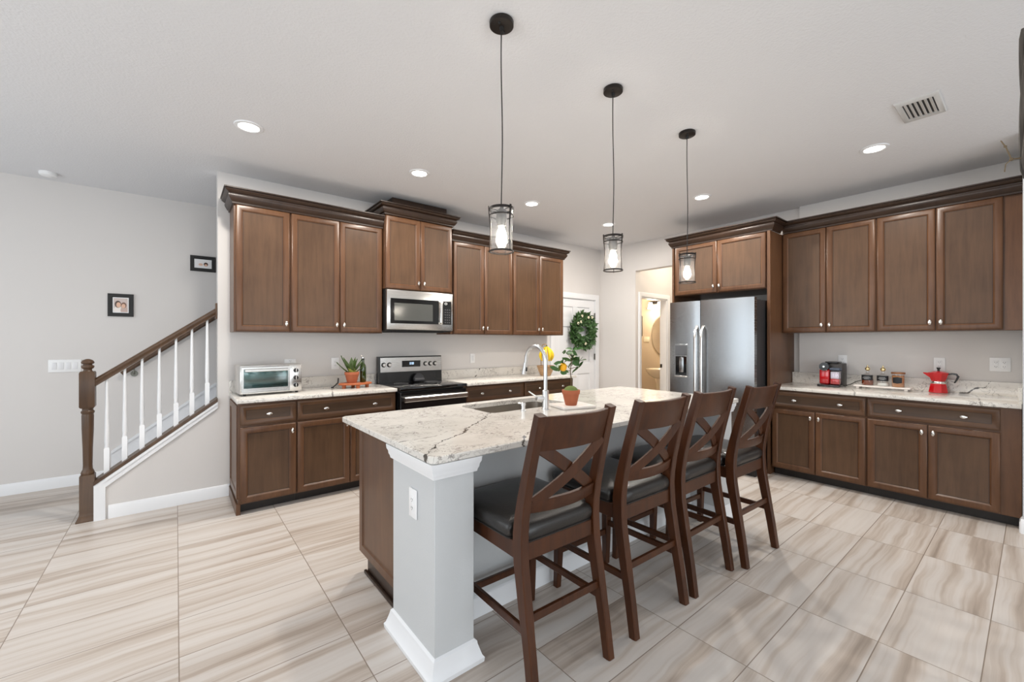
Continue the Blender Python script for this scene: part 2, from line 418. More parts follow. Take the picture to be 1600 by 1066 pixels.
S('wall_rear', WALL, [(-3.2, -1.75, -3.3, -3.18, 0, CH), (-1.75, 2.35, -3.3, -3.18, 2.4, CH), (2.35, 2.7, -3.3, -3.18, 0, CH), (2.7, 4.5, -3.3, -3.18, 0, .7), (2.7, 4.5, -3.3, -3.18, 2.2, CH), (4.5, 8, -3.3, -3.18, 0, CH)])
S('wall_left', WALL, [(-3.2, -3.08, -3.18, -.25, 0, CH), (-3.2, -3.08, -.25, 2.65, 0, .5), (-3.2, -3.08, -.25, 2.65, 2.3, CH), (-3.2, -3.08, 2.65, 3.3, 0, CH), (-3.2, -3.08, 3.3, 5.1, 0, .45), (-3.2, -3.08, 3.3, 5.1, 2.45, CH), (-3.2, -3.08, 5.1, 5.73, 0, CH)])
S('wall_far_right', WALL, [(5.42, 5.54, -3.18, -.10, 0, CH)])
for i, (x0, x1, z0, z1, nm) in enumerate(((-1.75, 2.35, 0, 2.4, 3), (2.7, 4.5, .7, 2.2, 2))):
    n = MB(); t = .05
    for k in range(nm+1):
        xx = x0+(x1-x0-t)*k/nm; n.box(xx, xx+t, -3.27, -3.21, z0, z1)
    n.box(x0, x1, -3.27, -3.21, z1-t, z1); n.box(x0, x1, -3.27, -3.21, z0, z0+t)
    struct(n.build('window_%d' % (i+1), TRIM))
n = MB()
for yy in (-.25, 1.17, 2.6): n.box(-3.17, -3.11, yy, yy+.05, .5, 2.3)
n.box(-3.17, -3.11, -.25, 2.65, .5, .55); n.box(-3.17, -3.11, -.25, 2.65, 2.25, 2.3)
struct(n.build('window_3', TRIM))
n = MB()
for yy in (3.3, 4.17, 5.05): n.box(-3.17, -3.11, yy, yy+.05, .45, 2.45)
n.box(-3.17, -3.11, 3.3, 5.1, .45, .50); n.box(-3.17, -3.11, 3.3, 5.1, 2.40, 2.45)
struct(n.build('window_4', TRIM))

# knee wall under the stair rail
SL = .737                                     # slope of the stair
def capz(x): return .30+SL*(x+.49)
KX0, KX1 = -.43, .286
struct(MB().prism([(KX0, 0), (KX1, 0), (KX1, capz(KX1)-.03), (KX0, capz(KX0)-.03)], 'y', WY, WY+.115).build('wall_knee', WALL))
bb = [(0, 0), (-.016, 0), (-.016, .075), (-.010, .092), (-.006, .098), (0, .102)]
def base_run(b, p0, p1, nrm):
    # baseboard profile along p0->p1 (floor points), nrm = outward direction
    p0 = Vector(p0); p1 = Vector(p1); nrm = Vector(nrm)
    return b.loft([[p-nrm*a+Vector((0, 0, z)) for a, z in bb] for p in (p0, p1)])
b = MB(); base_run(b, (-.41, WY, 0), (.372, WY, 0), (0, -1, 0)); struct(b.build('baseboard_knee', TRIM))
b = MB(); base_run(b, (-3.0, 5.73, 0), (-.46, 5.73, 0), (0, -1, 0)); struct(b.build('baseboard_stair', TRIM))
b = MB(); base_run(b, (4.72, .07, 0), (4.72, -.10, 0), (-1, 0, 0)); base_run(b, (4.716, .062, 0), (4.86, .062, 0), (0, 1, 0)); struct(b.build('baseboard_return', TRIM))
b = MB(); base_run(b, (5.47, 3.82, 0), (5.47, 4.5, 0), (-1, 0, 0)); struct(b.build('baseboard_right', TRIM))
# white trim following the stair: vertical at the newel and sloping below the cap
b = MB()
b.prism([(-.49, 0), (-.425, 0), (-.425, capz(-.425)-.10), (KX1, capz(KX1)-.085), (KX1, capz(KX1)-.03), (-.49, capz(-.49)-.03)], 'y', WY-.018, WY-.001)
b.prism([(-.49, 0), (-.432, 0), (-.432, capz(-.432)-.03), (-.49, capz(-.49)-.03)], 'y', WY-.001, WY+.115)
b.prism([(-.425, capz(-.425)-.055), (KX1, capz(KX1)-.05), (KX1, capz(KX1)-.03), (-.425, capz(-.425)-.03)], 'y', WY-.027, WY-.018)
struct(b.build('trim_1', TRIM))
# stair carriage hidden behind the knee wall: treads and risers with the white wall skirt
b = MB()
for i in range(8):
    x0 = -.40+i*.25; b.box(x0, x0+2.1-i*.25, WY+.13, 5.70, i*.184, (i+1)*.184-.001)
struct(b.build('trim_2', CEIL))
b = MB()
def skz(x): return .29+SL*(x+.50)
b.prism([(-.50, 0), (1.3, skz(1.3)-.5), (1.3, skz(1.3)), (-.50, skz(-.50))], 'y', 5.703, 5.729)
b.prism([(-.50, skz(-.5)-.03), (1.3, skz(1.3)-.03), (1.3, skz(1.3)), (-.50, skz(-.50))], 'y', 5.690, 5.703)
struct(b.build('trim_3', TRIM))

# kitchen door in the back wall
d1 = struct(thing('door_1', 'white panelled interior door with wreath', 'door')); 
del d1['label']; del d1['category']
def panel_door(x0, x1, z1, y):
    b = MB(); b.box(x0, x1, y+.014, y+.04, .008, z1)
    st = .115
    mid = (x0+x1)/2; cols = ((x0+st, mid-.05), (mid+.05, x1-st)); rows = ((.22, .86), (1.02, 1.60), (1.72, z1-.12))
    xs = [x0, cols[0][0], cols[0][1], cols[1][0], cols[1][1], x1]
    b.box(x0, cols[0][0], y, y+.014, .008, z1); b.box(cols[0][1], cols[1][0], y, y+.014, .008, z1); b.box(cols[1][1], x1, y, y+.014, .008, z1)
    zs = [.008]+[q for r in rows for q in r]+[z1]
    for c in cols:
        for k in range(0, len(zs), 2): b.box(c[0], c[1], y, y+.014, zs[k], zs[k+1])
        for r in rows:
            b.framed(c[0], c[1], r[0], r[1], [(.0, y+.015), (.012, y+.012), (.03, y+.011), (.05, y+.004)])
    return b
panel_door(4.42, 5.33, 2.03, WY+.012).build('door_leaf', TRIM, d1)
def casing(b, x0, x1, z1, y, w=.085):
    prof = [(0, 0), (0, -.012), (.012, -.018), (w-.02, -.02), (w-.006, -.017), (w, -.008), (w, 0)]
    L = [[(x0-a, y+c, 0) for a, c in prof], [(x0-a, y+c, z1+a) for a, c in prof], [(x1+a, y+c, z1+a) for a, c in prof], [(x1+a, y+c, 0) for a, c in prof]]
    b.loft(L)
b = MB(); casing(b, 4.405, 5.335, 2.04, WY-.001); b.box(4.395, 4.417, WY+.001, WY+.11, 0, 2.04); b.box(5.333, 5.345, WY+.001, WY+.11, 0, 2.04); b.box(4.40, 5.34, WY+.001, WY+.11, 2.032, 2.045)
b.build('door_frame', TRIM, d1)
for z in (.25, 1.12, 1.78):
    MB().box(5.316, 5.34, WY-.004, WY+.008, z-.045, z+.045, .002).cyl((5.33, WY-.004, z-.05), (5.33, WY-.004, z+.05), .006, seg=8).build('hinge', plain('hinge_grey', rgb(120, 118, 114), .35, .8), d1)
# bathroom doorway in the hall wall
d2 = struct(thing('door_2', 'white cased bathroom doorway', 'door')); del d2['label']; del d2['category']
b = MB(); casing(b, 5.61, 6.34, 2.06, 3.819, .07)
b.box(6.325, 6.345, 3.822, 3.94, 0, 2.06); b.box(5.605, 5.62, 3.822, 3.94, 0, 2.06); b.box(5.61, 6.34, 3.822, 3.94, 2.045, 2.065)
b.build('door_frame', TRIM, d2)
MB().box(6.322, 6.326, 3.90, 3.935, .93, .99).build('strike_plate', BRONZE, d2)

# ------------------------------------------------------------------ cabinets
DOOR = [(0, 0), (0, -.015), (.004, -.020), (.010, -.022), (.042, -.0195), (.050, -.012), (.053, -.0085), (.0565, -.0080)]
DRAW = [(0, 0), (0, -.015), (.004, -.020), (.010, -.022), (.034, -.014), (.042, -.0085), (.045, -.0080)]
def knob_v(x, z, parent, horizontal=False):
    b = MB(); n = b.n()
    b.lathe([(.004, 0), (.0045, .012), (.006, .014)], seg=10)
    b.lathe([(.001, .014), (.011, .0145), (.0145, .019), (.0145, .024), (.0105, .030), (.001, .032)], seg=14, sx=1.0, sy=1.5)
    m = Matrix.Translation((x, -.021, z)) @ Matrix.Rotation(PI/2, 4, 'X')
    if horizontal: m = m @ Matrix.Rotation(PI/2, 4, 'Z')
    b.xf(n, m)
    b.build('knob', CHROME, parent)
def cab_door(root, x0, x1, z0, z1, knob=None):
    d = MB().framed(x0, x1, z0, z1, DOOR, groove=6).build('door', [CAB, CABP, GLAZE], root)
    if knob: knob_v((x1-.03) if knob[0] == 'r' else (x0+.03), (z0+.07) if knob[1] == 'b' else (z1-.06), d)
    return d
def cab_drawer(root, x0, x1, z0, z1, knobs):
    d = MB().framed(x0, x1, z0, z1, DRAW, groove=5).build('drawer', [CABX, CABXP, GLAZE], root)
    for k in knobs: knob_v(x0+(x1-x0)*k, (z0+z1)/2, d, True)
def carcass(root, W, D, z0, z1, mat=CAB, toe=False):
    b = MB()
    b.box(0, W, 0.0, D, z0, z1, .0015)
    b.build('body', mat, root)
    if toe:
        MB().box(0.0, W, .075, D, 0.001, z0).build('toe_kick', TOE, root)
def crown(name, label, pts, z0, z1, prof=None, cat='crown moulding'):
    # profile swept along plan points (outer side to the left of travel reversed); mitred
    h = z1-z0; P = [(0, 0), (.012, 0), (.013, .12*h), (.020, .15*h), (.026, .24*h), (.036, .38*h), (.040, .50*h), (.039, .56*h), (.032, .58*h), (.034, .64*h), (.048, .70*h), (.060, .78*h), (.064, .84*h), (.056, .86*h), (.058, .90*h), (.070, .92*h), (.071, h), (0, h)]
    n = len(pts); loops = []
    V = [Vector((p[0], p[1])) for p in pts]
    for i in range(n):
        ds = []
        if i > 0: ds.append((V[i]-V[i-1]).normalized())
        if i < n-1: ds.append((V[i+1]-V[i]).normalized())
        nr = [Vector((d.y, -d.x)) for d in ds]
        if len(nr) == 2:
            bis = (nr[0]+nr[1]); bis = bis/bis.dot(nr[0])
        else: bis = nr[0]
        loops.append([(V[i].x+bis.x*o, V[i].y+bis.y*o, z0+z) for o, z in P])
    return tag(MB().loft(loops).build(name, CABD), label, cat)

UA, UB = 4.18, 5.11                 # wall cabinet front frames: y on the back wall, x on the right wall
ZU0, ZU1 = 1.453, 2.54
GU = 'upper wall cabinets'
def upper(name, label, X0, X1, doors, front, z0, z1, depth, rot, cat='cabinet', filler=0):
    W = abs(X1-X0)
    r = thing(name, label, cat, (X0, front, 0) if rot == 0 else (front, X0, 0), rot, GU)
    carcass(r, W, depth, z0, z1)
    for (a, c, kn) in doors: cab_door(r, a, c, z0+.006, z1-.022, kn)
    return r
upper('upper_cabinet', 'narrow single-door brown wall cabinet, leftmost on the stove wall', .375, .798, [(.012, .417, 'rb')], UA, ZU0, ZU1, .315, 0)
upper('upper_cabinet', 'two-door brown wall cabinet between the single-door cabinet and the microwave', .799, 1.645, [(.008, .422, 'rb'), (.428, .838, 'lb')], UA, ZU0, ZU1, .315, 0)
upper('upper_cabinet', 'short raised two-door brown cabinet directly above the microwave', 1.646, 2.426, [(.006, .387, 'rb'), (.393, .774, 'lb')], 4.12, 1.908, 2.672, .375, 0)
upper('upper_cabinet', 'two-door brown wall cabinet just right of the microwave', 2.440, 3.345, [(.036, .460, 'rb'), (.466, .896, 'lb')], UA, ZU0, ZU1, .315, 0)
upper('upper_cabinet', 'two-door brown wall cabinet nearest the white door with the wreath', 3.346, 4.264, [(.012, .456, 'rb'), (.462, .908, 'lb')], UA, ZU0, ZU1, .315, 0)
upper('upper_cabinet', 'two-door brown wall cabinet above the red espresso machine', 1.715, .935, [(.010, .390, 'rb'), (.396, .774, 'lb')], UB, ZU0+.008, ZU1, .305, -PI/2)
upper('upper_cabinet', 'two-door brown wall cabinet at the right edge above the red moka pot', .934, .066, [(.006, .389, 'rb'), (.395, .768, 'lb')], UB, ZU0+.008, ZU1, .305, -PI/2)
upper('upper_cabinet', 'two-door brown cabinet above the stainless refrigerator', 2.80, 1.746, [(.015, .525, 'rb'), (.531, 1.035, 'lb')], 4.82, 1.925, 2.54, .645, -PI/2)
crown('crown_moulding', 'dark crown moulding on the two cabinets left of the microwave', [(.375, 4.494), (.375, 4.165), (1.643, 4.165)], ZU1-.022, 2.64)
crown('crown_moulding', 'dark crown moulding on the raised cabinet over the microwave', [(1.646, 4.494), (1.646, 4.10), (2.426, 4.10), (2.426, 4.494)], 2.655, 2.765)
crown('crown_moulding', 'dark crown moulding on the cabinets right of the microwave', [(2.44, 4.165), (4.264, 4.165), (4.264, 4.494)], ZU1-.022, 2.64)
crown('crown_moulding', 'dark crown moulding over the refrigerator cabinet', [(5.46, 2.815), (4.805, 2.815), (4.805, 1.712), (5.02, 1.712)], ZU1-.022, 2.64)
crown('crown_moulding', 'long dark crown moulding on the right-hand wall cabinets', [(5.095, 1.70), (5.095, .066)], ZU1-.022, 2.64)
tag(MB().box(1.745, 2.385, 4.16, 4.49, 2.766, 2.862, .002).build('vent_duct_box', CABD), 'dark riser box between the microwave cabinet crown and the ceiling', 'duct cover')

BA, BB = 3.925, 4.80                # base cabinet front frames
GB = 'base cabinets'
def basecab(label, X0, X1, front, rot, depth, doors, drawers):
    W = abs(X1-X0)
    r = thing('base_cabinet', label, 'cabinet', (X0, front, 0) if rot == 0 else (front, X0, 0), rot, GB)
    carcass(r, W, depth, .082, .882, toe=True)
    for a in drawers: cab_drawer(r, a[0], a[1], .706, .866, a[2])
    for a in doors: cab_door(r, a[0], a[1], .092, .688, a[2])
    return r
c0 = basecab('brown base cabinet with one drawer and one door under the toaster oven', .381, .797, BA, 0, .57, [(.012, .411, 'rt')], [(.012, .411, (.5,))])
# decorative side of the end cabinet
MB().framed(.02, .55, .12, .86, [(0, 0), (0, -.008), (.002, -.010), (.05, -.010), (.056, -.003)], m=Matrix(((0, 1, 0, 0), (1, 0, 0, 0), (0, 0, 1, 0), (0, 0, 0, 1)))).build('side_panel', CAB, c0)
MB().box(-.014, .016, .0, .57, 0, .088, .002).build('end_foot', CAB, c0)
basecab('brown base cabinet with a wide two-knob drawer left of the stove', .798, 1.680, BA, 0, .57, [(.006, .437, 'rt'), (.443, .872, 'lt')], [(.006, .872, (.26, .76))])
basecab('brown base cabinet with a wide two-knob drawer right of the stove', 2.475, 3.315, BA, 0, .57, [(.012, .417, 'rt'), (.423, .828, 'lt')], [(.012, .828, (.24, .73))])
basecab('brown base cabinet below the fruit bowl, farthest along the stove wall', 3.316, 4.19, BA, 0, .57, [(.012, .434, 'rt'), (.440, .862, 'lt')], [(.012, .862, (.27, .75))])
basecab('brown base cabinet below the espresso machine', 1.705, .945, BB, -PI/2, .615, [(.006, .374, 'rt'), (.380, .752, 'lt')], [(.006, .752, (.27, .76))])
cR = basecab('brown base cabinet below the red moka pot at the right edge', .944, .066, BB, -PI/2, .615, [(.006, .386, 'rt'), (.392, .775, 'lt')], [(.006, .775, (.27, .76))])
# tall panels beside the refrigerator
tag(MB().box(4.78, 5.465, 1.715, 1.745, 0, 2.518, .0015).build('tall_end_panel', CAB), 'tall brown panel between the refrigerator and the right-hand counter', 'cabinet panel')
tag(MB().box(4.80, 5.465, 2.801, 2.822, 0, 2.518, .0015).build('tall_end_panel', CAB), 'tall brown panel on the hallway side of the refrigerator', 'cabinet panel')

# worktops
def slab(b, x0, x1, y0, y1, bev=.004): b.box(x0, x1, y0, y1, .883, CT, bev, 2)
r = thing('countertop', 'white quartz worktop with toaster oven and potted plant left of the stove', 'countertop')
b = MB(); slab(b, .368, 1.682, 3.885, 4.478); b.build('slab', LTOP, r)
MB().box(.368, 1.682, 4.479, 4.499, CT-.03, 1.022, .002).build('backsplash', LSPL, r)
r = thing('countertop', 'white quartz worktop with fruit bowl right of the stove', 'countertop')
b = MB(); slab(b, 2.473, 4.205, 3.865, 4.478); b.build('slab', LTOP, r)
MB().box(2.473, 4.205, 4.479, 4.499, CT-.03, 1.022, .002).build('backsplash', LSPL, r)
r = thing('countertop', 'white quartz coffee-station worktop along the right wall', 'countertop')
b = MB(); slab(b, 4.755, 5.398, .066, 1.713); b.build('slab', RTOP, r)
b = MB(); b.box(5.399, 5.419, .066, 1.713, CT-.03, 1.030, .002); b.build('backsplash', RSPL, r)
MB().box(4.80, 5.398, .064, .084, CT, 1.030, .002).build('side_splash', RTOP, r)

# ------------------------------------------------------------------ island
isl = thing('kitchen_island', 'kitchen island with pale grey half wall, square pillars and brown end panel', 'kitchen island', (2.1, 1.9, 0))
isl_o = isl.location.copy()
def ib(b, name, mat, parent=isl):
    o = b.build(name, mat, parent)
    if parent is isl: o.location = -isl_o
    return o
def ring(b, x0, x1, y0, y1, prof):
    # prof: (outset, z)
    b.loft([[(x0-o, y0-o, z), (x1+o, y0-o, z), (x1+o, y1+o, z), (x0-o, y1+o, z)] for o, z in prof])
for (x0, x1) in ((.812, 1.0), (3.25, 3.44)):
    p = ib(MB().box(x0, x1, 1.512, 1.925, 0, .882, .002), 'pillar', ISLW)
    b = MB(); ring(b, x0, x1, 1.512, 1.925, [(.001, .815), (.010, .817), (.012, .828), (.017, .838), (.018, .850), (.024, .862), (.026, .882), (.0, .882)]); ib(b, 'capital', TRIM, p)
    b = MB(); ring(b, x0, x1, 1.512, 1.925, [(.032, .001), (.034, .02), (.026, .03), (.018, .055), (.012, .075), (.010, .088), (.001, .096)]); ib(b, 'base_moulding', TRIM, p)
ib(MB().box(1.0, 3.25, 1.75, 1.90, 0, .882), 'half_wall', ISLW)
b = MB(); base_run(b, (1.0, 1.75, 0), (3.25, 1.75, 0), (0, -1, 0)); ib(b, 'baseboard', TRIM)
b = MB(); b.box(.875, 3.40, 1.93, 2.55, .115, .70, .002); b.box(.875, 1.50, 1.93, 2.55, .70, .882); b.box(2.36, 3.40, 1.93, 2.55, .70, .882); b.box(1.50, 2.36, 2.595, 2.61, .70, .882); b.box(.885, 3.40, 1.90, 1.95, .115, .88)
ib(b, 'cabinet_body', CAB)
ib(MB().framed(1.925, 2.55, .115, .880, [(0, .02), (0, .003), (.002, 0), (.045, 0), (.049, .004), (.052, .007)], m=Matrix(((0, 1, 0, .862), (1, 0, 0, 0), (0, 0, 1, 0), (0, 0, 0, 1)))), 'end_panel', CAB)
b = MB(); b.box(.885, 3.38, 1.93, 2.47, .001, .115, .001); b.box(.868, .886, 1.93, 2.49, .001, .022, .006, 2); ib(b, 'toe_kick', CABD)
# island worktop with the sink cut out
SX0, SX1, SY0, SY1 = 1.565, 2.29, 2.16, 2.56
def rrect(x0, x1, y0, y1, r, k=6):
    pts = []
    for cx, cy, a0 in ((x1-r, y1-r, 0), (x0+r, y1-r, PI/2), (x0+r, y0+r, PI), (x1-r, y0+r, 1.5*PI)):
        for i in range(k+1):
            a = a0+PI/2*i/k; pts.append((cx+r*math.cos(a), cy+r*math.sin(a)))
    return pts
def island_top():
    k = 6; out = rrect(.787, 3.53, 1.487, 2.655, .03, k); inn = rrect(SX0, SX1, SY0, SY1, .045, k)
    b = MB(); e = .004
    def L(pts, z, off=0):
        cx = sum(p[0] for p in pts)/len(pts); cy = sum(p[1] for p in pts)/len(pts)
        return [(p[0]-math.copysign(off, p[0]-cx), p[1]-math.copysign(off, p[1]-cy), z) for p in pts]
    loops = [L(inn, .883), L(out, .883, e), L(out, .883+e), L(out, CT-e), L(out, CT, e), L(inn, CT, -e), L(inn, CT-e), L(inn, .883)]
    b.loft(loops, caps=False)
    return b.build('island_worktop', ISLTOP, sharp=22)
tag(island_top(), 'large white quartz island worktop with dark jagged veins and a sink cutout', 'countertop')
b = MB(); io = rrect(SX0-.004, SX1+.004, SY0-.004, SY1+.004, .05); ii = rrect(SX0+.004, SX1-.004, SY0+.004, SY1-.004, .05); bo = rrect(SX0+.03, SX1-.03, SY0+.03, SY1-.03, .06)
fl = rrect(SX0-.02, SX1+.02, SY0-.015, SY1+.02, .05)
b.loft([[(p[0], p[1], z) for p in L] for L, z in ((fl, .8815), (ii, .8815), (ii, .74), (bo, .715))], caps=False)
rr = [b.bm.verts.new((p[0], p[1], .715)) for p in bo]; b.bm.faces.new(rr)
snk = thing('kitchen_sink', 'stainless steel undermount sink in the island worktop', 'sink')
b.build('basin', SINKS, snk)
MB().lathe([(.001, .7165), (.03, .7165), (.042, .7175), (.044, .716)], (1.93, 2.38, 0)).build('drain', CHROME, snk)

# ------------------------------------------------------------------ stools
def make_stool(name):
    t = thing(name, '', 'bar stool', group='bar stools along the island')
    def ypost(z):           # side profile of the rear posts
        P = [(0, 0), (.15, .022), (.32, .052), (.5, .084), (.60, .092), (.66, .088), (.78, .066), (.92, .030), (1.10, -.020)]
        for (a, ya), (c, yc) in zip(P[:-1], P[1:]):
            if z <= c: return ya+(yc-ya)*(z-a)/(c-a)
        return P[-1][1]
    zs = [0, .08, .16, .24, .32, .42, .5, .56, .62, .68, .76, .86, .96, 1.04, 1.10]
    for s in (-1, 1):
        b = MB(); pts = [(s*(.212-.012*z/1.1), ypost(z), z) for z in zs]
        b.bar(pts, [.036 if z < .3 else .040 for z in zs], [.040, .042, .044, .046, .048, .052, .056, .058, .058, .054, .048, .044, .040, .038, .036], (1, 0, 0), .004)
        b.build('rear_leg', STOOLW, t)
    for s in (-1, 1):
        b = MB(); b.bar([(s*.208, .520, 0), (s*.206, .516, .10), (s*.202, .510, .30), (s*.200, .505, .575)], [.034, .038, .044, .046], [.034, .038, .044, .046], (1, 0, 0), .004); b.build('front_leg', STOOLW, t)
    b = MB()
    b.box(-.185, .185, .072, .096, .515, .585, .003); b.box(-.180, .180, .494, .516, .515, .585, .003)
    for s in (-1, 1): b.box(s*.203-.012, s*.203+.012, .11, .49, .515, .585, .003)
    b.build('apron', STOOLW, t)
    # cushion: rounded, slightly crowned
    b = MB(); loops = []
    half = [(.0, .066), (.120, .066), (.176, .067), (.186, .075), (.187, .120), (.192, .132), (.205, .135), (.222, .140), (.230, .152), (.233, .25), (.236, .40), (.236, .50), (.228, .535), (.205, .556), (.16, .564), (.08, .567), (.0, .568)]
    outl = half+[(-x, y) for x, y in reversed(half[1:-1])]
    def sq(k, z): return [(x*(1-k), .31+(y-.31)*(1-k), z) for x, y in outl]
    loops = [sq(.05, .583), sq(.015, .586), sq(.012, .590), sq(.03, .593), sq(.005, .602), sq(-.004, .618), sq(.0, .634), sq(.03, .648), sq(.10, .658), sq(.25, .667), sq(.5, .672), sq(.8, .674)]
    b.loft(loops)
    # notch for the posts is hidden by the overlap of post and cushion corners
    b.build('seat_cushion', LEATHER, t)
    def curve_y(x, dep): return -dep*(1-(x/.185)**2)
    def rail(z0, z1, dep, th):
        b = MB(); loops = []; n = 12
        for i in range(n+1):
            x = -.186+.372*i/n; y0 = ypost(z0)+curve_y(x, dep); y1 = ypost(z1)+curve_y(x, dep)
            e = .003
            loops.append([(x, y0-th+e, z0), (x, y0+th-e, z0), (x, y0+th, z0+e), (x, y1+th, z1-e), (x, y1+th-e, z1), (x, y1-th+e, z1), (x, y1-th, z1-e), (x, y0-th, z0+e)])
        return b.loft(loops)
    rail(.955, 1.092, .034, .0115).build('top_rail', STOOLW, t)
    rail(.700, .752, .034, .0115).build('lower_rail', STOOLW, t)
    for s, off in ((1, -.006), (-1, .006)):
        b = MB(); pts = []
        for i in range(11):
            q = i/10; x = s*(-.168+.336*q); z = .742+(.966-.742)*q
            pts.append((x, ypost(z)+curve_y(x, .034)+off*1.0, z))
        b.bar(pts, .050, .012, (0.8, 0, -1.0*s), .002); b.build('cross_slat', STOOLW, t)
    def st(p0, p1, name='stretcher', w=.020, h=.032):
        b = MB(); b.bar([p0, p1], w, h, (0, 1, 0) if abs(p1[0]-p0[0]) > .2 else (1, 0, 0), .003); b.build(name, STOOLW, t)
    st((-.19, ypost(.31), .305), (.19, ypost(.31), .305))
    st((-.185, .512, .20), (.185, .512, .20))
    for s in (-1, 1): st((s*.206, ypost(.26)+.015, .255), (s*.204, .495, .255))
    return t
st0 = make_stool('bar_stool')
stools = [((1.255, 1.165), -.02, 'dark wood X-back bar stool nearest the camera, beside the grey island pillar'),
          ((1.868, 1.158), -.02, 'second dark wood X-back bar stool counted from the near island pillar'),
          ((2.388, 1.152), .0, 'third dark wood X-back bar stool counted from the near island pillar'),
          ((2.905, 1.095), -.03, 'dark wood X-back bar stool farthest from the camera, nearest the refrigerator')]
for i, ((x, y), rz, lab) in enumerate(stools):
    if i == 0: st0.location = (x, y, 0); st0.rotation_euler.z = rz; st0['label'] = lab
    else: dup(st0, (x, y, 0), rz, lab)

# ------------------------------------------------------------------ refrigerator
fr = thing('refrigerator', 'stainless side-by-side refrigerator with water dispenser', 'refrigerator', (4.5, 2.22, 0), -PI/2)
# local x runs towards the counter side (world -y), y to the wall
FW = .458
MB().box(-FW+.004, FW-.004, .075, .80, .02, 1.80, .004).build('cabinet_body', plain('fridge_side_grey', rgb(46, 46, 48), .45), fr)
MB().box(-FW+.01, FW-.01, .06, .10, .0, .10, .002).build('base_grille', BLKM, fr)
def fdoor(x0, x1, z0, z1):
    b = MB(); n = 10; loops = []
    for i in range(n+1):
        q = i/n; x = x0+(x1-x0)*q; yy = -.012*math.sin(PI*q)**.6 if 0 < q < 1 else 0.0
        loops.append([(x, yy+.012, z0), (x, .07, z0), (x, .07, z1), (x, yy+.012, z1)])
    return b.loft(loops)
dl = fdoor(-FW, -.098, .105, 1.82).build('freezer_door', STEEL, fr)
drr = fdoor(-.092, FW, .105, 1.82).build('refrigerator_door', STEEL, fr)
def fhandle(x, par):
    b = MB(); b.bar([(x, .003, 1.54), (x, -.035, 1.50), (x, -.052, 1.40), (x, -.056, 1.05), (x, -.052, .70), (x, -.035, .60), (x, .003, .56)], .026, .020, (1, 0, 0), .006); b.build('door_handle', CHROME, par)
fhandle(-.128, dl); fhandle(-.058, drr)
dsp = MB().box(-.392, -.232, -.008, .012, .965, 1.340, .004).build('water_dispenser', plain('dispenser_grey', rgb(146, 148, 150), .3, .7), dl)
MB().box(-.382, -.242, -.011, -.006, 1.215, 1.325, .002).build('control_panel', plain('dispenser_control', rgb(96, 98, 102), .35, bump=.2), dsp)
MB().box(-.378, -.246, -.0095, -.006, .985, 1.200, .001).build('recess', BLKG, dsp)
MB().box(-.330, -.275, -.020, -.0095, 1.02, 1.19, .006, 2).build('dispenser_lever', STEEL, dsp)
MB().box(-.392, -.232, -.020, -.006, .965, .980, .003).build('drip_tray', CHROME, dsp)

# ------------------------------------------------------------------ stove and microwave
stv = thing('stove', 'black and stainless freestanding electric range', 'stove', (2.076, 3.90, 0))
HW = .380
MB().box(-HW, HW, .02, .57, .03, .885, .002).build('body', BLK, stv)
MB().box(-HW, HW, -.055, .56, .886, .918, .006, 2).build('cooktop', BLKG, stv)
b = MB()
for (x, y, rr_) in ((-.19, .08, .10), (.19, .08, .085), (-.19, .36, .075), (.19, .36, .10)): b.tube([(x+rr_*math.cos(a*PI/18), y+rr_*math.sin(a*PI/18), .9185) for a in range(36)], .0012, 6, True)
b.build('burner_ring', plain('burner_grey', rgb(80, 80, 82), .4), stv)
od = MB().box(-HW+.004, HW-.004, -.045, .02, .235, .870, .004).build('oven_door', BLK, stv)
MB().box(-.27, .27, -.048, -.044, .36, .66, .001).build('oven_window', BLKG, od)
b = MB(); b.bar([(-.355, -.095, .805), (.355, -.095, .805)], .030, .052, (0, 1, 0), .010)
for s in (-1, 1): b.box(s*.335-.018, s*.335+.018, -.09, -.044, .785, .825, .004)
b.build('oven_handle', STEELX, od)
MB().box(-HW+.004, HW-.004, -.040, .02, .04, .225, .004).build('storage_drawer', BLK, stv)
bg = MB().prism([(.50, .905), (.57, .905), (.57, 1.205), (.515, 1.205)], 'x', -HW, HW).build('backguard', BLK, stv)
nrm_t = math.atan2(.015, .30)
MB().prism([(.504, 1.035), (.512, 1.03), (.518, 1.198), (.507, 1.192)], 'x', -HW+.018, HW-.004).build('control_panel', STEELX, bg)
dpz = MB().box(-.115, .105, .500, .507, 1.085, 1.155, .002).build('display', BLKG, bg)
b = MB()
for x in (-.020, .0, .016):
    for z in (1.112, 1.124, 1.136): b.box(x-.005, x+.005, .4985, .500, z-.0012, z+.0012)
    b.box(x-.006, x-.004, .4985, .500, 1.112, 1.136); b.box(x+.004, x+.006, .4985, .500, 1.112, 1.136)
b.build('clock_digits', BLUE, dpz)
for x in (-.325, -.262, .170, .232, .292):
    MB().cyl((x, .509, 1.115), (x, .5005, 1.115), .026, .026, 18).build('knob_ring', BLKM, bg)
    MB().cyl((x, .508, 1.115), (x, .480, 1.115), .020, .017, 16).box(x-.004, x+.004, .476, .488, 1.098, 1.132, .002).build('control_knob', CHROME, bg)
sr = MB().box(-.062, .062, -.030, .012, 0, .040, .012, 3)
sr.loft([[(.062*k*math.cos(a), y, .030+.062*k*math.sin(a)) for a in [PI*q/14 for q in range(15)]] for k, y in ((.96, -.012), (1.0, -.008), (1.0, .008), (.96, .012))])
sr = sr.build('spoon_rest', plain('charcoal_ceramic', rgb(50, 50, 53), .45)); sr.location = (2.135, 4.345, .9195); sr.rotation_euler = (-.12, 0, 0)
tag(sr, 'charcoal rounded spoon rest standing at the back of the cooktop', 'spoon rest')

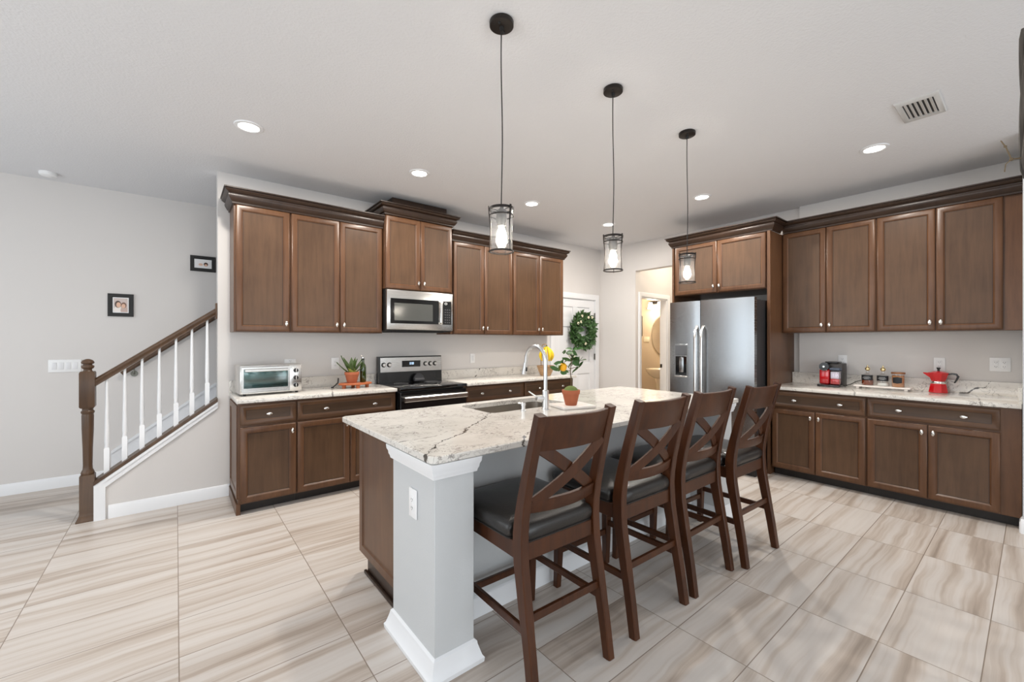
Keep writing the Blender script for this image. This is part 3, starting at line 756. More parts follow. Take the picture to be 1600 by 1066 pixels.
mw = thing('microwave', 'stainless over-the-range microwave with black glass door', 'microwave', (2.036, 4.11, 0))
MB().box(-.384, .384, .0, .385, 1.478, 1.902, .003).build('body', BLKM, mw)
md = MB().box(-.382, .382, -.030, -.001, 1.490, 1.898, .006, 2).build('door_face', STEELX, mw)
gl = MB().box(-.345, .205, -.034, -.029, 1.555, 1.812, .003).build('door_glass', BLKG, md)
MB().box(-.305, .130, -.0355, -.0335, 1.585, 1.765, .001).build('door_window', plain('microwave_screen', rgb(96, 97, 94), .12, .35), gl)
MB().box(.255, .360, -.034, -.029, 1.555, 1.812, .003).build('keypad', BLKG, md)
b = MB()
for i in range(3):
    for j in range(6): b.box(.275+i*.026, .291+i*.026, -.0352, -.034, 1.572+j*.028, 1.584+j*.028)
b.build('keys', plain('keypad_grey', rgb(70, 70, 72), .5), md)
MB().tube([(.290+.014*math.cos(a), -.0355, 1.785+.010*math.sin(a)) for a in [k*PI/8 for k in range(16)]], .0022, 6, True).build('emblem', PLASTIC, md)
b = MB(); b.bar([(.222, -.032, 1.800), (.222, -.062, 1.785), (.222, -.066, 1.70), (.222, -.066, 1.66), (.222, -.062, 1.575), (.222, -.032, 1.560)], .026, .014, (1, 0, 0), .004); b.build('door_handle', CHROME, md)
MB().box(-.30, .30, .03, .30, 1.466, 1.478, .002).build('vent_grille', BLKM, mw)

# ------------------------------------------------------------------ stair rail
rl = thing('stair_railing', 'dark wooden stair banister with white balusters and a turned newel post', 'railing', (-.53, 4.56, 0))
ro = rl.location.copy()
def rb(b, name, mat, parent=rl):
    o = b.build(name, mat, parent); 
    if parent is rl: o.location = -ro
    return o
def sqp(hs, z, c=(-.53, 4.56)): return [(c[0]-hs, c[1]-hs, z), (c[0]+hs, c[1]-hs, z), (c[0]+hs, c[1]+hs, z), (c[0]-hs, c[1]+hs, z)]
b = MB()
b.loft([sqp(h, z) for h, z in ((.060, .0), (.060, .012), (.048, .035), (.042, .06), (.042, .345), (.038, .352))])
b.lathe([(.036, .35), (.040, .362), (.036, .375), (.029, .39), (.027, .42), (.029, .55), (.034, .70), (.035, .80), (.033, .815), (.039, .825), (.039, .835), (.033, .842), (.031, .85), (.036, .865)], (-.53, 4.56, 0), 20)
b.loft([sqp(h, z) for h, z in ((.036, .862), (.043, .872), (.043, 1.13), (.037, 1.142))])
b.lathe([(.030, 1.14), (.024, 1.15), (.024, 1.158), (.034, 1.166), (.038, 1.178), (.036, 1.186), (.026, 1.19), (.026, 1.196), (.036, 1.203), (.038, 1.212), (.030, 1.226), (.012, 1.236), (.0, 1.238)], (-.53, 4.56, 0), 20)
rb(b, 'newel_post', STAIRW)
def railz(x): return 1.055+SL*1.03*(x+.485)
x0, x1 = -.49, .286
prof = [(-.026, -.030), (.026, -.030), (.026, -.012), (.034, .002), (.034, .018), (.024, .030), (.008, .035), (-.008, .035), (-.024, .030), (-.034, .018), (-.034, .002), (-.026, -.012)]
b = MB(); b.loft([[(x, 4.56+a, railz(x)+c) for a, c in prof] for x in (x0, x1-.012)]); rb(b, 'handrail', STAIRW)
b = MB(); b.box(x1-.014, x1-.001, 4.515, 4.605, railz(x1)-.07, railz(x1)+.07, .004, 2); rb(b, 'rosette', STAIRW)
b = MB(); b.prism([(-.49, capz(-.49)-.028), (KX1-.001, capz(KX1)-.028), (KX1-.001, capz(KX1)), (-.49, capz(-.49))], 'y', WY-.024, WY+.135); rb(b, 'sloping_cap', STAIRW)
for x in (-.424, -.32, -.216, -.108, .0, .107, .214):
    zb = capz(x)-.004; zt = railz(x)-.02
    b = MB(); hs = .016
    b.loft([[(x-hs, 4.56-hs, zb-hs*SL), (x+hs, 4.56-hs, zb+hs*SL), (x+hs, 4.56+hs, zb+hs*SL), (x-hs, 4.56+hs, zb-hs*SL)], sqp(hs, zb+.185, (x, 4.56)), sqp(.012, zb+.195, (x, 4.56))])
    H = zt-zb
    b.lathe([(.012, .19), (.015, .20), (.013, .212), (.0155, .24), (.0145, .32), (.011, H*.72), (.009, H-.02), (.0085, H+.008)], (x, 4.56, zb), 12)
    rb(b, 'baluster', TRIM)
hr = thing('wall_handrail', 'short dark handrail on brackets along the far stair wall', 'handrail')
def hz(x): return 1.05+.77*(x+.42)
MB().tube([(-.42, 5.665, hz(-.42)), (1.0, 5.665, hz(1.0))], .021, 12).build('rail', STAIRW, hr)
for x in (-.33, .6):
    MB().tube([(x, 5.665, hz(x)-.02), (x, 5.665, hz(x)-.06), (x, 5.70, hz(x)-.075), (x, 5.729, hz(x)-.075)], .007, 8).cyl((x, 5.722, hz(x)-.075), (x, 5.7295, hz(x)-.075), .03, seg=14).build('bracket', plain('pewter', rgb(120, 120, 112), .4, .8), hr)

# ------------------------------------------------------------------ wall plates and pictures
def plate(loc, rz, w, h, kind, label, gang=1, name='wall_outlet', cat='outlet', group='wall outlets and switches'):
    r = thing(name, label, cat, loc, rz, group)
    MB().box(-w/2, w/2, -.007, -.0005, -h/2, h/2, .002, 2).build('cover_plate', PLASTIC, r)
    for g in range(gang):
        x = (g-(gang-1)/2)*.046
        if kind == 'switch':
            MB().box(x-.016, x+.016, -.0105, -.006, -.033, .033, .002, 2).build('rocker', plain('rocker_white', rgb(228, 228, 230), .3) if g == 0 else bpy.data.materials['rocker_white'], r)
        else:
            b = MB().box(x-.017, x+.017, -.009, -.006, -.034, .034, .002, 2).build('socket_face', PLASTIC, r)
            s = MB()
            for dz in (-.018, .018):
                for dx in (-.006, .006): s.box(x+dx-.001, x+dx+.001, -.0096, -.0088, dz-.003, dz+.005)
                s.cyl((x, -.0088, dz-.008), (x, -.0096, dz-.008), .002, seg=8)
            s.build('slots', SLOT, r)
    return r
plate((-.818, 5.729, 1.141), 0, .215, .118, 'switch', 'white four-switch plate on the wall left of the newel post', 4, 'light_switch', 'light switch')
plate((1.275, WY-.0005, 1.145), 0, .075, .118, 'outlet', 'white outlet on the wall behind the potted plant')
plate((2.955, WY-.0005, 1.155), 0, .070, .118, 'switch', 'white switch plate on the wall right of the stove', 1, 'light_switch', 'light switch')
plate((.86, WY-.0005, 1.165), 0, .10, .07, 'outlet', 'white outlet just above the toaster oven')
plate((5.4195, 1.262, 1.17), -PI/2, .075, .118, 'outlet', 'white outlet behind the espresso machine')
plate((5.4195, .552, 1.165), -PI/2, .075, .118, 'outlet', 'white outlet behind the red moka pot')
plate((5.4195, .192, 1.176), -PI/2, .118, .118, 'outlet', 'wide double white outlet at the right end of the coffee counter', 2)
plate((.8115, 1.70, .667), -PI/2, .072, .125, 'outlet', 'white outlet on the near island pillar')

def photo_mat(name, blobs, bg):
    m, t, p, N, L = nt(name); tc = N('ShaderNodeTexCoord'); col = None
    for (x, z, rx, rz_, c) in blobs:
        mp = N('ShaderNodeMapping'); mp.inputs['Location'].default_value = (-x/rx, 0, -z/rz_); mp.inputs['Scale'].default_value = (1/rx, 0, 1/rz_)
        L(tc.outputs['Object'], mp.inputs[0]); ln = N('ShaderNodeVectorMath'); ln.operation = 'LENGTH'; L(mp.outputs[0], ln.inputs[0])
        lt = N('ShaderNodeMapRange'); lt.inputs[1].default_value = .9; lt.inputs[2].default_value = 1.05; lt.inputs[3].default_value = 1; lt.inputs[4].default_value = 0; L(ln.outputs['Value'], lt.inputs[0])
        mx = N('ShaderNodeMix'); mx.data_type = 'RGBA'; L(lt.outputs[0], mx.inputs[0])
        if col is None: mx.inputs[6].default_value = bg
        else: L(col, mx.inputs[6])
        mx.inputs[7].default_value = c; col = mx.outputs[2]
    L(col, p.inputs['Base Color']); p.inputs['Roughness'].default_value = .3; return m
def picture(loc, w, h, fw, label, pm, mw_):
    r = thing('picture_frame', label, 'picture', loc, 0, 'framed family photos on the stair wall')
    MB().framed(-w/2, w/2, -h/2, h/2, [(0, -.0005), (0, -.016), (.004, -.020), (fw-.006, -.020), (fw, -.010)]).build('frame', BLKM, r)
    a, c = w/2-fw, h/2-fw
    MB().box(-a, a, -.0125, -.0105, -c, c).build('mat_board', PLASTIC, r)
    MB().box(-a+mw_, a-mw_, -.0145, -.0125, -c+mw_, c-mw_).build('photo_print', pm, r)
skin = rgb(222, 178, 152); hair = rgb(70, 46, 36)
pm1 = photo_mat('couple_photo', [(-.022, -.052, .032, .04, rgb(236, 228, 222)), (.026, -.05, .028, .04, rgb(196, 170, 160)), (-.020, .008, .024, .036, hair), (-.016, .002, .017, .027, skin), (.022, .0, .021, .030, rgb(120, 84, 66)), (.020, -.008, .015, .022, skin)], rgb(206, 190, 184))
pm2 = photo_mat('baby_photo', [(-.02, -.01, .02, .014, rgb(226, 190, 170)), (.025, -.005, .020, .022, hair), (.025, -.014, .013, .012, skin)], rgb(238, 236, 236))
picture((-.431, 5.7295, 1.733), .190, .225, .036, 'black frame with a portrait photo of two people, lower on the stair wall', pm1, .008)
picture((.232, 5.7295, 2.222), .225, .168, .036, 'black frame with a landscape photo, upper beside the kitchen wall', pm2, .014)

# ------------------------------------------------------------------ ceiling fixtures
def downlight(x, y, label, first=[None], power=24):
    if first[0] is None:
        r = thing('recessed_light', label, 'ceiling light', (x, y, CH), 0, 'recessed ceiling lights')
        MB().lathe([(.062, -.002), (.066, -.008), (.086, -.006), (.090, -.0005), (.090, 0), (.062, 0)], seg=32).build('trim_ring', TRIM, r)
        MB().lathe([(.0, -.0045), (.03, -.0045), (.064, -.003), (.064, -.001), (.0, -.001)], seg=32).build('lens', LAMP, r)
        first[0] = r
    else: r = dup(first[0], (x, y, CH), 0, label)
    a = area('recessed_lamp', (x, y, CH-.012), (0, 0, 0), .12, .12, power, (1, .94, .86), 'DISK')
    return r
for x, y, lab in ((.396, 3.43, 'recessed ceiling light above the toaster oven end, leftmost'), (1.69, 3.43, 'recessed ceiling light in front of the raised microwave cabinet'),
                  (3.02, 3.43, 'recessed ceiling light above the cabinets right of the microwave'), (4.33, 3.43, 'recessed ceiling light nearest the white door, behind the middle pendant'),
                  (4.26, 2.17, 'recessed ceiling light in front of the refrigerator cabinet'), (4.23, .787, 'recessed ceiling light near the vent in front of the right-hand cabinets')):
    downlight(x, y, lab, power=18 if y < 1 else 24)
sd = thing('smoke_detector', 'small round white smoke detector on the ceiling by the stair wall', 'smoke detector', (-.885, 5.48, CH))
MB().lathe([(.058, 0), (.060, -.012), (.056, -.026), (.044, -.034), (.0, -.036)], seg=24).build('housing', PLASTIC, sd)
MB().lathe([(.007, -.0355), (.007, -.0385), (.0, -.039)], (.02, .0, 0), seg=10).build('test_button', TRIM, sd)
vt = thing('ceiling_vent', 'white rectangular air vent on the ceiling near the right edge', 'vent', (3.715, .463, CH))
MB().box(-.15, .15, -.08, .08, -.0015, -.0003).build('backing', plain('vent_dark', rgb(70, 68, 66), .8), vt)
VG = plain('vent_white', rgb(205, 204, 202), .5)
b = MB(); hx, hy, fx, fy = .175, .103, .045, .03
b.loft([[(-hx, -hy, z[0]), (hx, -hy, z[0]), (hx, hy, z[0]), (-hx, hy, z[0])] if False else [(-hx+i, -hy+i*.7, z_), (hx-i, -hy+i*.7, z_), (hx-i, hy-i*.7, z_), (-hx+i, hy-i*.7, z_)] for z, (i, z_) in enumerate(((0, -.0003), (0, -.006), (.008, -.012), (.045, -.012), (.045, -.003)))], caps=False)
b.build('frame', VG, vt)
for k in range(6):
    y = -.0575+k*.023
    b = MB(); b.box(-.127, .127, -.0078, .0078, -.0010, .0010, 0, 1, Matrix.Translation((0, y, -.0095)) @ Matrix.Rotation(.45, 4, 'X')); b.build('louvre', VG, vt)

def pendant(label, x, y, first=[None]):
    if first[0]:
        r = dup(first[0], (x, y, CH), 0, label)
    else:
        r = thing('pendant_lamp', label, 'pendant light', (x, y, CH), 0, 'pendant lamps over the island')
        c = MB().lathe([(.0, -.026), (.050, -.026), (.056, -.022), (.057, -.004), (.055, -.0005), (.0, -.0005)], seg=32).build('canopy', BRONZE, r)
        for a in (.6, .6+PI): MB().ball((.033*math.cos(a), .033*math.sin(a), -.028), .006, 10).build('screw', BLKM, c)
        MB().lathe([(.0, -.045), (.009, -.045), (.011, -.026), (.0, -.026)], seg=12).build('cord_grip', BLKM, r)
        pts = [(.0022*math.sin(z*9), .0022*math.cos(z*7+1)-.0012, z) for z in [-.03-.84*k/24 for k in range(25)]]
        MB().tube(pts, .0028, 8).build('cord', BLKM, r)
        b = MB(); b.lathe([(.0, -.862), (.010, -.866), (.012, -.878), (.024, -.884), (.026, -.93), (.022, -.945), (.022, -.958), (.0, -.958)], seg=20)
        b.build('socket', plain('socket_grey', rgb(92, 90, 88), .4, .6), r)
        fr_ = MB()
        def band(rr, z0, z1, th=.002): fr_.lathe([(rr, z0), (rr, z1), (rr-th, z1), (rr-th, z0), (rr, z0)], seg=36)
        band(.0585, -.884, -.872); band(.0570, -.912, -.906); band(.0575, -1.080, -1.073, .004)
        for k in range(3):
            a = 2*PI*k/3+.6
            fr_.bar([(q*math.cos(a), q*math.sin(a), z) for q, z in ((.062, -.868), (.060, -.90), (.055, -.95), (.054, -1.0), (.056, -1.05), (.059, -1.082))], [.012, .011, .006, .004, .004, .005], .003, (-math.sin(a), math.cos(a), 0), .001)
            fr_.bar([(.02*math.cos(a), .02*math.sin(a), -.884), (.058*math.cos(a), .058*math.sin(a), -.878)], .008, .003, (-math.sin(a), math.cos(a), 0), .001)
        fr_.build('metal_frame', BRONZE, r)
        MB().loft([[(q*math.cos(2*PI*i/36), q*math.sin(2*PI*i/36), z) for i in range(36)] for q, z in ((.0545, -.878), (.0525, -.93), (.0515, -1.0), (.0525, -1.072), (.051, -1.072), (.050, -1.0), (.051, -.93), (.053, -.878))], False).build('glass_shade', SHADE, r)
        MB().lathe([(.0, -1.046), (.012, -1.042), (.022, -1.026), (.0245, -1.008), (.021, -.985), (.014, -.968), (.012, -.958), (.0, -.958)], seg=20).build('bulb', BULB, r)
        first[0] = r
    d = bpy.data.lights.new('pendant_glow', 'POINT'); d.energy = 21; d.color = (1, .92, .82); d.shadow_soft_size = .03
    o = bpy.data.objects.new('pendant_glow', d); COL.objects.link(o); o.location = (x, y, CH-1.006)
    return r
pendant('glass and bronze pendant lamp nearest the camera, largest of the three over the island', 1.19, 1.565)
pendant('middle glass and bronze pendant lamp, hanging in front of the wall corner', 2.022, 1.568)
pendant('glass and bronze pendant lamp farthest away, in front of the refrigerator cabinet', 2.86, 1.565)

# ------------------------------------------------------------------ faucet, soap pump, lemon tree
fa = thing('kitchen_faucet', 'brushed nickel gooseneck faucet behind the island sink', 'faucet', (1.950, 2.075, CT))
MB().lathe([(.0, 0), (.027, 0), (.027, .006), (.023, .010), (.0225, .125), (.017, .130), (.0, .130)], seg=24).build('base', FAUC, fa)
pts = [(0, 0, .12), (0, 0, .20), (0, 0, .28), (0, 0, .325)]+[(0, .1-.1*math.cos(a), .325+.1*math.sin(a)) for a in [PI*k/12 for k in range(1, 12)]]+[(0, .2, .315), (0, .206, .295)]
MB().tube(pts, .0135, 14).build('spout', FAUC, fa)
sh = MB().cyl((0, .205, .305), (0, .222, .225), .0155, .019, 18).build('spray_head', FAUC, fa)
MB().box(-.006, .006, .192, .204, .245, .275, .003).build('spray_button', BLKM, sh)
h = MB().cyl((-.020, .004, .075), (-.068, .016, .078), .019, .016, 16).build('handle', FAUC, fa)
MB().cyl((-.060, .014, .082), (-.115, .040, .125), .006, .0045, 10).build('lever', FAUC, h)
sp = thing('soap_dispenser', 'small brushed nickel soap pump beside the island sink', 'soap dispenser', (1.790, 2.118, CT))
MB().lathe([(.0, 0), (.019, 0), (.019, .005), (.014, .008), (.0135, .034), (.017, .036), (.017, .052), (.012, .056), (.0, .056)], seg=20).build('pump_body', FAUC, sp)
MB().cyl((0, 0, .047), (-.012, .036, .047), .006, .005, 10).build('nozzle', FAUC, sp)

MB_ = MB().box(-.128, .128, -.105, .105, .004, .020, .004, 2); bd = MB_.box(-.12, .12, -.097, .097, 0, .004).build('serving_board', MARBLE)
bd.location = (2.155, 2.022, CT); bd.rotation_euler = (0, 0, -.26)
tag(bd, 'white rectangular board under the potted lemon tree on the island', 'board')

def leafmesh(b, base, d, length, width, up=None, curl=.12, fold=.25, n=5):
    d = Vector(d).normalized(); up = Vector(up or (0, 0, 1)); s = d.cross(up)
    if s.length < 1e-3: s = Vector((1, 0, 0))
    s.normalize(); u2 = s.cross(d)
    rows = []
    for i in range(n+1):
        q = i/n; wdt = width/2*math.sin(PI*min(1, .08+q*.92))**.8 if i < n else .0008
        c = Vector(base)+d*length*q-u2*curl*length*q*q
        rows.append([c-s*wdt+u2*fold*wdt, c, c+s*wdt+u2*fold*wdt])
    vs = [[b.bm.verts.new(p) for p in r] for r in rows]
    for a, c in zip(vs[:-1], vs[1:]):
        for k in (0, 1): b.bm.faces.new((a[k], a[k+1], c[k+1], c[k]))
def pot(b, r0, r1, h, rim):
    b.lathe([(.0, 0), (r0*.94, 0), (r0, .004), (r1*.93, h-rim-.002), (r1, h-rim), (r1*1.02, h-.004), (r1*.99, h), (r1*.88, h), (r1*.86, h-.02), (.0, h-.022)], seg=32)
    return b
R = random.Random(3)
lt = thing('potted_lemon_tree', 'small lemon tree with one yellow lemon in a terracotta pot on the island', 'plant', (2.125, 2.005, CT+.020))
pot(MB(), .040, .061, .105, .026).build('pot', TERRA, lt)
MB().lathe([(.0, .133), (.02, .130), (.036, .121), (.050, .104), (.052, .09), (.0, .088)], seg=24).build('moss', MOSS, lt)
trunk = [(0, 0, .12), (.004, .0, .17), (-.002, .004, .23), (.003, .002, .28), (.010, .0, .33), (.012, -.004, .38)]
b = MB(); b.tube(trunk, [.004, .0035, .0033, .003, .0028, .002], 8)
br = [((.0, .003, .245), (-.045, .03, .285)), ((.003, .002, .27), (.05, -.035, .30)), ((.008, 0, .31), (-.02, .03, .36)), ((.002, .002, .25), (.045, -.03, .255)), ((-.002, .003, .235), (-.06, .045, .235))]
for a, c in br: b.tube([a, tuple((Vector(a)+Vector(c))/2+Vector((0, 0, .006))), c], [.0025, .002, .0015], 6)
b.build('trunk', plain('twig_brown', rgb(92, 76, 52), .8), lt)
b = MB()
cam_side = Vector((.78, -.62, 0))
spots = [Vector(c) for _, c in br]+[Vector((.012, -.004, .38)), Vector((.006, 0, .33)), Vector((.01, 0, .30))]
for s in spots:
    for k in range(5):
        d = Vector((R.uniform(-1, 1), R.uniform(-1, 1), R.uniform(-.6, .7)))
        leafmesh(b, s+d*.006, d, R.uniform(.050, .070), R.uniform(.030, .040), tuple(-cam_side+Vector((R.uniform(-.5, .5), R.uniform(-.5, .5), .6))), curl=R.uniform(-.1, .2))
b.build('leaves', LEAF, lt)
MB().ball((-.048, .028, .262), .026, 18, 1, 1, 1.15).build('lemon', LEMON, lt)
b = MB()
for p in ((.0, -.01, .352), (.012, -.02, .335), (-.015, .0, .34)): b.ball(p, .008, 10)
b.build('blossom', PETAL, lt)

# ------------------------------------------------------------------ left counter: toaster oven, riser, plant, bottle
to = thing('toaster_oven', 'small stainless toaster oven with three black knobs', 'toaster oven', (.640, 4.250, CT), .055)
tw, td = .238, .130
b = MB(); b.box(-tw, tw, -td, td, .016, .030, .006, 2); b.box(-tw, tw, -td, td, .238, .256, .008, 2); b.box(-tw, -tw+.02, -td, td, .02, .25, .006, 2); b.box(.135, tw, -td, td, .02, .25, .006, 2); b.box(-tw+.01, tw-.01, td-.012, td, .02, .25, .002)
b.build('housing', STEELX, to)
MB().box(-tw+.021, .134, -td+.03, td-.014, .031, .034).build('crumb_tray', STEELX, to)
b = MB()
for k in range(9): b.tube([(-tw+.024, -td+.03+k*.024, .115), (.132, -td+.03+k*.024, .115)], .0016, 6)
b.build('wire_rack', CHROME, to)
dd = MB()
dd.framed(-tw+.012, .138, .030, .240, [(0, -td-.001), (0, -td-.010), (.003, -td-.012), (.016, -td-.012), (.018, -td-.004)]); 
# frame only: strip with open centre
dd = MB(); dd.loft([[(-tw+.012+i, y, .030+j), (.138-i, y, .030+j), (.138-i, y, .240-i), (-tw+.012+i, y, .240-i)] for i, j, y in ((0, 0, -td-.001), (0, 0, -td-.012), (.015, .034, -td-.012), (.015, .034, -td-.001), (0, 0, -td-.001))], caps=False)
dd = dd.build('door_frame', STEELX, to)
MB().box(-tw+.026, .124, -td-.006, -td-.003, .062, .226).build('glass_pane', OVENGL, dd)
b = MB(); b.bar([(-tw+.035, -td-.036, .214), (.118, -td-.036, .214)], .014, .020, (0, 1, 0), .004)
for x in (-tw+.045, .105): b.box(x-.012, x+.012, -td-.034, -td-.010, .206, .222, .002)
b.build('door_handle', STEELX, dd)
for z in (.200, .135, .070):
    k_ = MB().cyl((.187, -td+.001, z), (.187, -td-.018, z), .020, .018, 20).build('knob', BLK, to)
    MB().box(.1835, .1905, -td-.024, -td-.017, z-.017, z+.017, .002).build('knob_grip', CHROME, k_)
for x in (-.2, .2):
    for y in (-.105, .105): MB().cyl((x, y, 0), (x, y, .018), .012, seg=12).build('foot', BLKM, to)

rz_ = thing('serving_riser', 'red-brown oval wooden riser under the potted plant and oil bottle', 'wooden riser', (1.387, 4.215, CT))
MB().lathe([(.0, .032), (.152, .032), (.160, .036), (.160, .046), (.154, .050), (.0, .050)], seg=40, sx=1.0, sy=.62).build('top_board', PINE, rz_)
for x, y in ((-.115, -.02), (.0, -.075), (.115, .0), (0, .07)): MB().cyl((x, y, 0), (x, y, .033), .017, .020, 14).build('leg', PINE, rz_)
al = thing('potted_aloe', 'spiky green succulent in a terracotta pot on the wooden riser', 'plant', (1.350, 4.205, CT+.050))
pot(MB(), .045, .068, .108, .026).build('pot', TERRA, al)
MB().lathe([(.0, .096), (.03, .094), (.058, .088), (.058, .084), (.0, .084)], seg=20).build('soil', plain('potting_soil', rgb(196, 176, 150), .95, bump=1, bscale=200, var=.3), al)
def blade(b, base, d, ln, wd, bend):
    d = Vector(d).normalized(); s = d.cross(Vector((0, 0, 1))); s.normalize(); u2 = s.cross(d); loops = []
    for i in range(9):
        q = i/8; ww = wd/2*(.45+1.0*q)*1.0 if q < .4 else wd/2*(.85)*max(.02, (1-((q-.4)/.6)**1.6))
        c = Vector(base)+d*ln*q+u2*bend*ln*q*q
        loops.append([c-s*ww+u2*.15*ww, c-u2*.006, c+s*ww+u2*.15*ww, c+u2*.003])
    b.loft(loops)
b = MB(); c = MB()
LW = 1.5
leaves = [((-.75, .1, 1.15), .20, .062, .12), ((-.62, -.30, 1.05), .19, .052, .05), ((.30, -.25, 1.15), .155, .040, .02), ((.75, .05, 1.05), .165, .042, .05), ((.55, -.35, .85), .145, .036, .0), ((-1.0, .3, .75), .17, .034, .12), ((.1, .4, 1.2), .17, .045, .0), ((-.25, -.6, 1.0), .13, .036, .0), ((.9, -.3, .6), .14, .03, .1), ((-.9, -.2, .45), .14, .026, .2), ((.35, .3, 1.3), .17, .04, .0)]
for d, ln, wd, bn in leaves:
    blade(b, (d[0]*.012, d[1]*.012, .09), d, ln, wd*LW, bn)
b.build('leaves', ALOE, al)
for d, ln, wd, bn in leaves[:9]: blade(c, (d[0]*.012, d[1]*.012-.003, .088), d, ln*.38, wd*1.45, bn)
c.build('leaf_base', ALOEB, al)
ob = thing('oil_bottle', 'dark green glass oil bottle with pour spout on the wooden riser', 'bottle', (1.464, 4.222, CT+.050))
MB().lathe([(.0, 0), (.027, 0), (.030, .004), (.030, .150), (.026, .168), (.015, .188), (.0125, .200), (.0125, .222), (.0, .222)], seg=20).build('glass_body', BOTGREEN, ob)
b = MB(); b.lathe([(.0, .222), (.0145, .222), (.0145, .236), (.0, .236)], seg=16); b.build('stopper', BLKM, ob)
b = MB(); b.tube([(0, 0, .236), (0, 0, .250), (-.012, 0, .262), (-.02, 0, .268)], .004, 8); b.lathe([(.0, .236), (.008, .237), (.007, .25), (.0, .256)], seg=12); b.build('pour_spout', CHROME, ob)
cd = MB().tube([(1.300, 4.475, .99), (1.275, 4.40, .955), (1.235, 4.35, .935), (1.195, 4.30, .918), (1.19, 4.32, .918)], .006, 8)
tag(cd.build('power_cord', BLKM), 'black power cord running down behind the wooden riser', 'cord')

# ------------------------------------------------------------------ fruit bowl on the far counter
BX, BY = 3.855, 4.10
bo_ = thing('fruit_bowl', 'pale woven wooden fruit bowl with banana hook on the far counter', 'bowl', (BX, BY, CT))
b = MB(); b.lathe([(.0, .0), (.065, 0), (.07, .006), (.095, .06), (.115, .125), (.121, .130), (.118, .134), (.108, .125), (.088, .06), (.06, .012), (.0, .010)], seg=32); b.build('basket', BOWLW, bo_)
b = MB()
for k in range(4): b.tube([((.074+.012*k)*math.cos(a), (.074+.012*k)*math.sin(a), .02+.03*k) for a in [q*PI/16 for q in range(32)]], .0035, 6, True)
b.build('woven_band', BOWLW, bo_)
b = MB(); b.tube([(.02, .108, .11), (.02, .115, .25), (.02, .11, .36), (.02, .08, .41), (.02, .03, .42), (.02, .0, .405)], .005, 8); b.build('banana_hook', BOWLW, bo_)
def banana(b, phi, tilt, base):
    pts = []; rad = []
    for i in range(11):
        q = i/10; x = .014+.055*math.sin(PI*q*.86)+tilt*q
        pts.append((base[0]+math.cos(phi)*x, base[1]+math.sin(phi)*x, base[2]-.19*q)); rad.append(1.15*[.006, .009, .014, .018, .019, .0195, .019, .017, .014, .009, .005][i])
    b.tube(pts, rad, 8)
ban = thing('banana_bunch', 'bunch of yellow bananas hanging above the fruit bowl', 'bananas', (BX+.02, BY, CT+.395))
for k, ph in enumerate((-2.6, -1.75, -1.05, -.4, .35, 2.3)):
    b = MB(); banana(b, ph, .02, (0, 0, -.012)); b.build('banana', BANANA, ban)
MB().cyl((0, 0, -.03), (0, 0, .012), .014, .009, 10).build('stem', plain('banana_stem', rgb(92, 96, 40), .6), ban)

# ------------------------------------------------------------------ wreath on the kitchen door
wr = thing('door_wreath', 'round green leafy wreath with small white flowers on the white door', 'wreath', (4.985, 4.488, 1.535))
b = MB(); b.tube([(.20*math.cos(a), -.02, .20*math.sin(a)) for a in [k*PI/18 for k in range(36)]], .022, 8, True); b.build('vine_ring', plain('vine_brown', rgb(62, 54, 34), .9), wr)
b = MB()
for k in range(950):
    a = R.uniform(0, 2*PI); rr_ = max(.10, min(.275, .195+R.gauss(0, .055))); c = Vector((rr_*math.cos(a), -.02-R.uniform(0, .05), rr_*math.sin(a)))
    rad = Vector((math.cos(a), 0, math.sin(a))); tan = Vector((-math.sin(a), 0, math.cos(a)))
    d = rad*R.uniform(-.5, 1.1)+tan*R.uniform(-1, .5)+Vector((0, -1, 0))*R.uniform(.05, .8)
    leafmesh(b, c, d, R.uniform(.05, .085), R.uniform(.024, .038), (0, -1, 0), R.uniform(-.1, .3), .2, 3)
b.build('leaves', WLEAF, wr)
for a, rr_ in ((2.55, .20), (1.9, .24), (.95, .26), (1.25, .22), (4.7, .20), (2.2, .17)):
    b = MB()
    for q in range(5):
        t_ = q*2*PI/5; b.ball((rr_*math.cos(a)+.013*math.cos(t_), -.095, rr_*math.sin(a)+.013*math.sin(t_)), .011, 8)
    b.build('flower', PETAL, wr)

# ------------------------------------------------------------------ coffee counter
em = thing('espresso_machine', 'red and black capsule espresso machine on the right-hand counter', 'coffee machine', (5.235, 1.315, CT), -PI/2)
# local -y faces the room (world -x); local x runs towards the camera (world -y)
MB().box(-.055, .095, .0, .155, 0, .232, .008, 2).build('body', plain('machine_charcoal', rgb(52, 48, 46), .4), em)
MB().box(-.088, .095, -.118, .06, 0, .020, .004, 2).build('base_tray', BLK, em)
MB().box(-.085, .002, -.060, .05, .022, .170, .012, 3).build('front_housing', RED, em)
hd = MB().cyl((-.042, -.072, .200), (-.042, .07, .200), .042, .042, 24).build('brew_head', BLK, em)
MB().cyl((-.042, -.073, .200), (-.042, -.082, .200), .011, .010, 18).build('head_badge', CHROME, hd)
MB().box(-.05, .06, -.01, .12, .232, .250, .006, 2).build('top_lever', BLK, em)
mk = MB().box(.010, .090, -.085, -.005, .022, .165, .008, 2).build('milk_container', GLASS, em)
MB().box(.014, .086, -.081, -.009, .026, .080, .005, 2).build('milk_base', RED, mk)
MB().box(.016, .084, -.079, -.011, .081, .150, .003).build('milk_fill', plain('pale_lilac_plastic', rgb(206, 198, 214), .2), mk)
MB().box(.008, .092, -.088, -.002, .166, .190, .006, 2).build('container_lid', plain('slate_plastic', rgb(70, 80, 96), .3), mk)
tag(MB().tube([(5.30, 1.205, .925), (5.34, 1.18, .935), (5.375, 1.14, .965), (5.385, 1.09, .985), (5.392, 1.04, 1.03)], .0035, 8).build('power_cord', BLKM), 'thin black cord from the espresso machine to the tray bottles', 'cord')

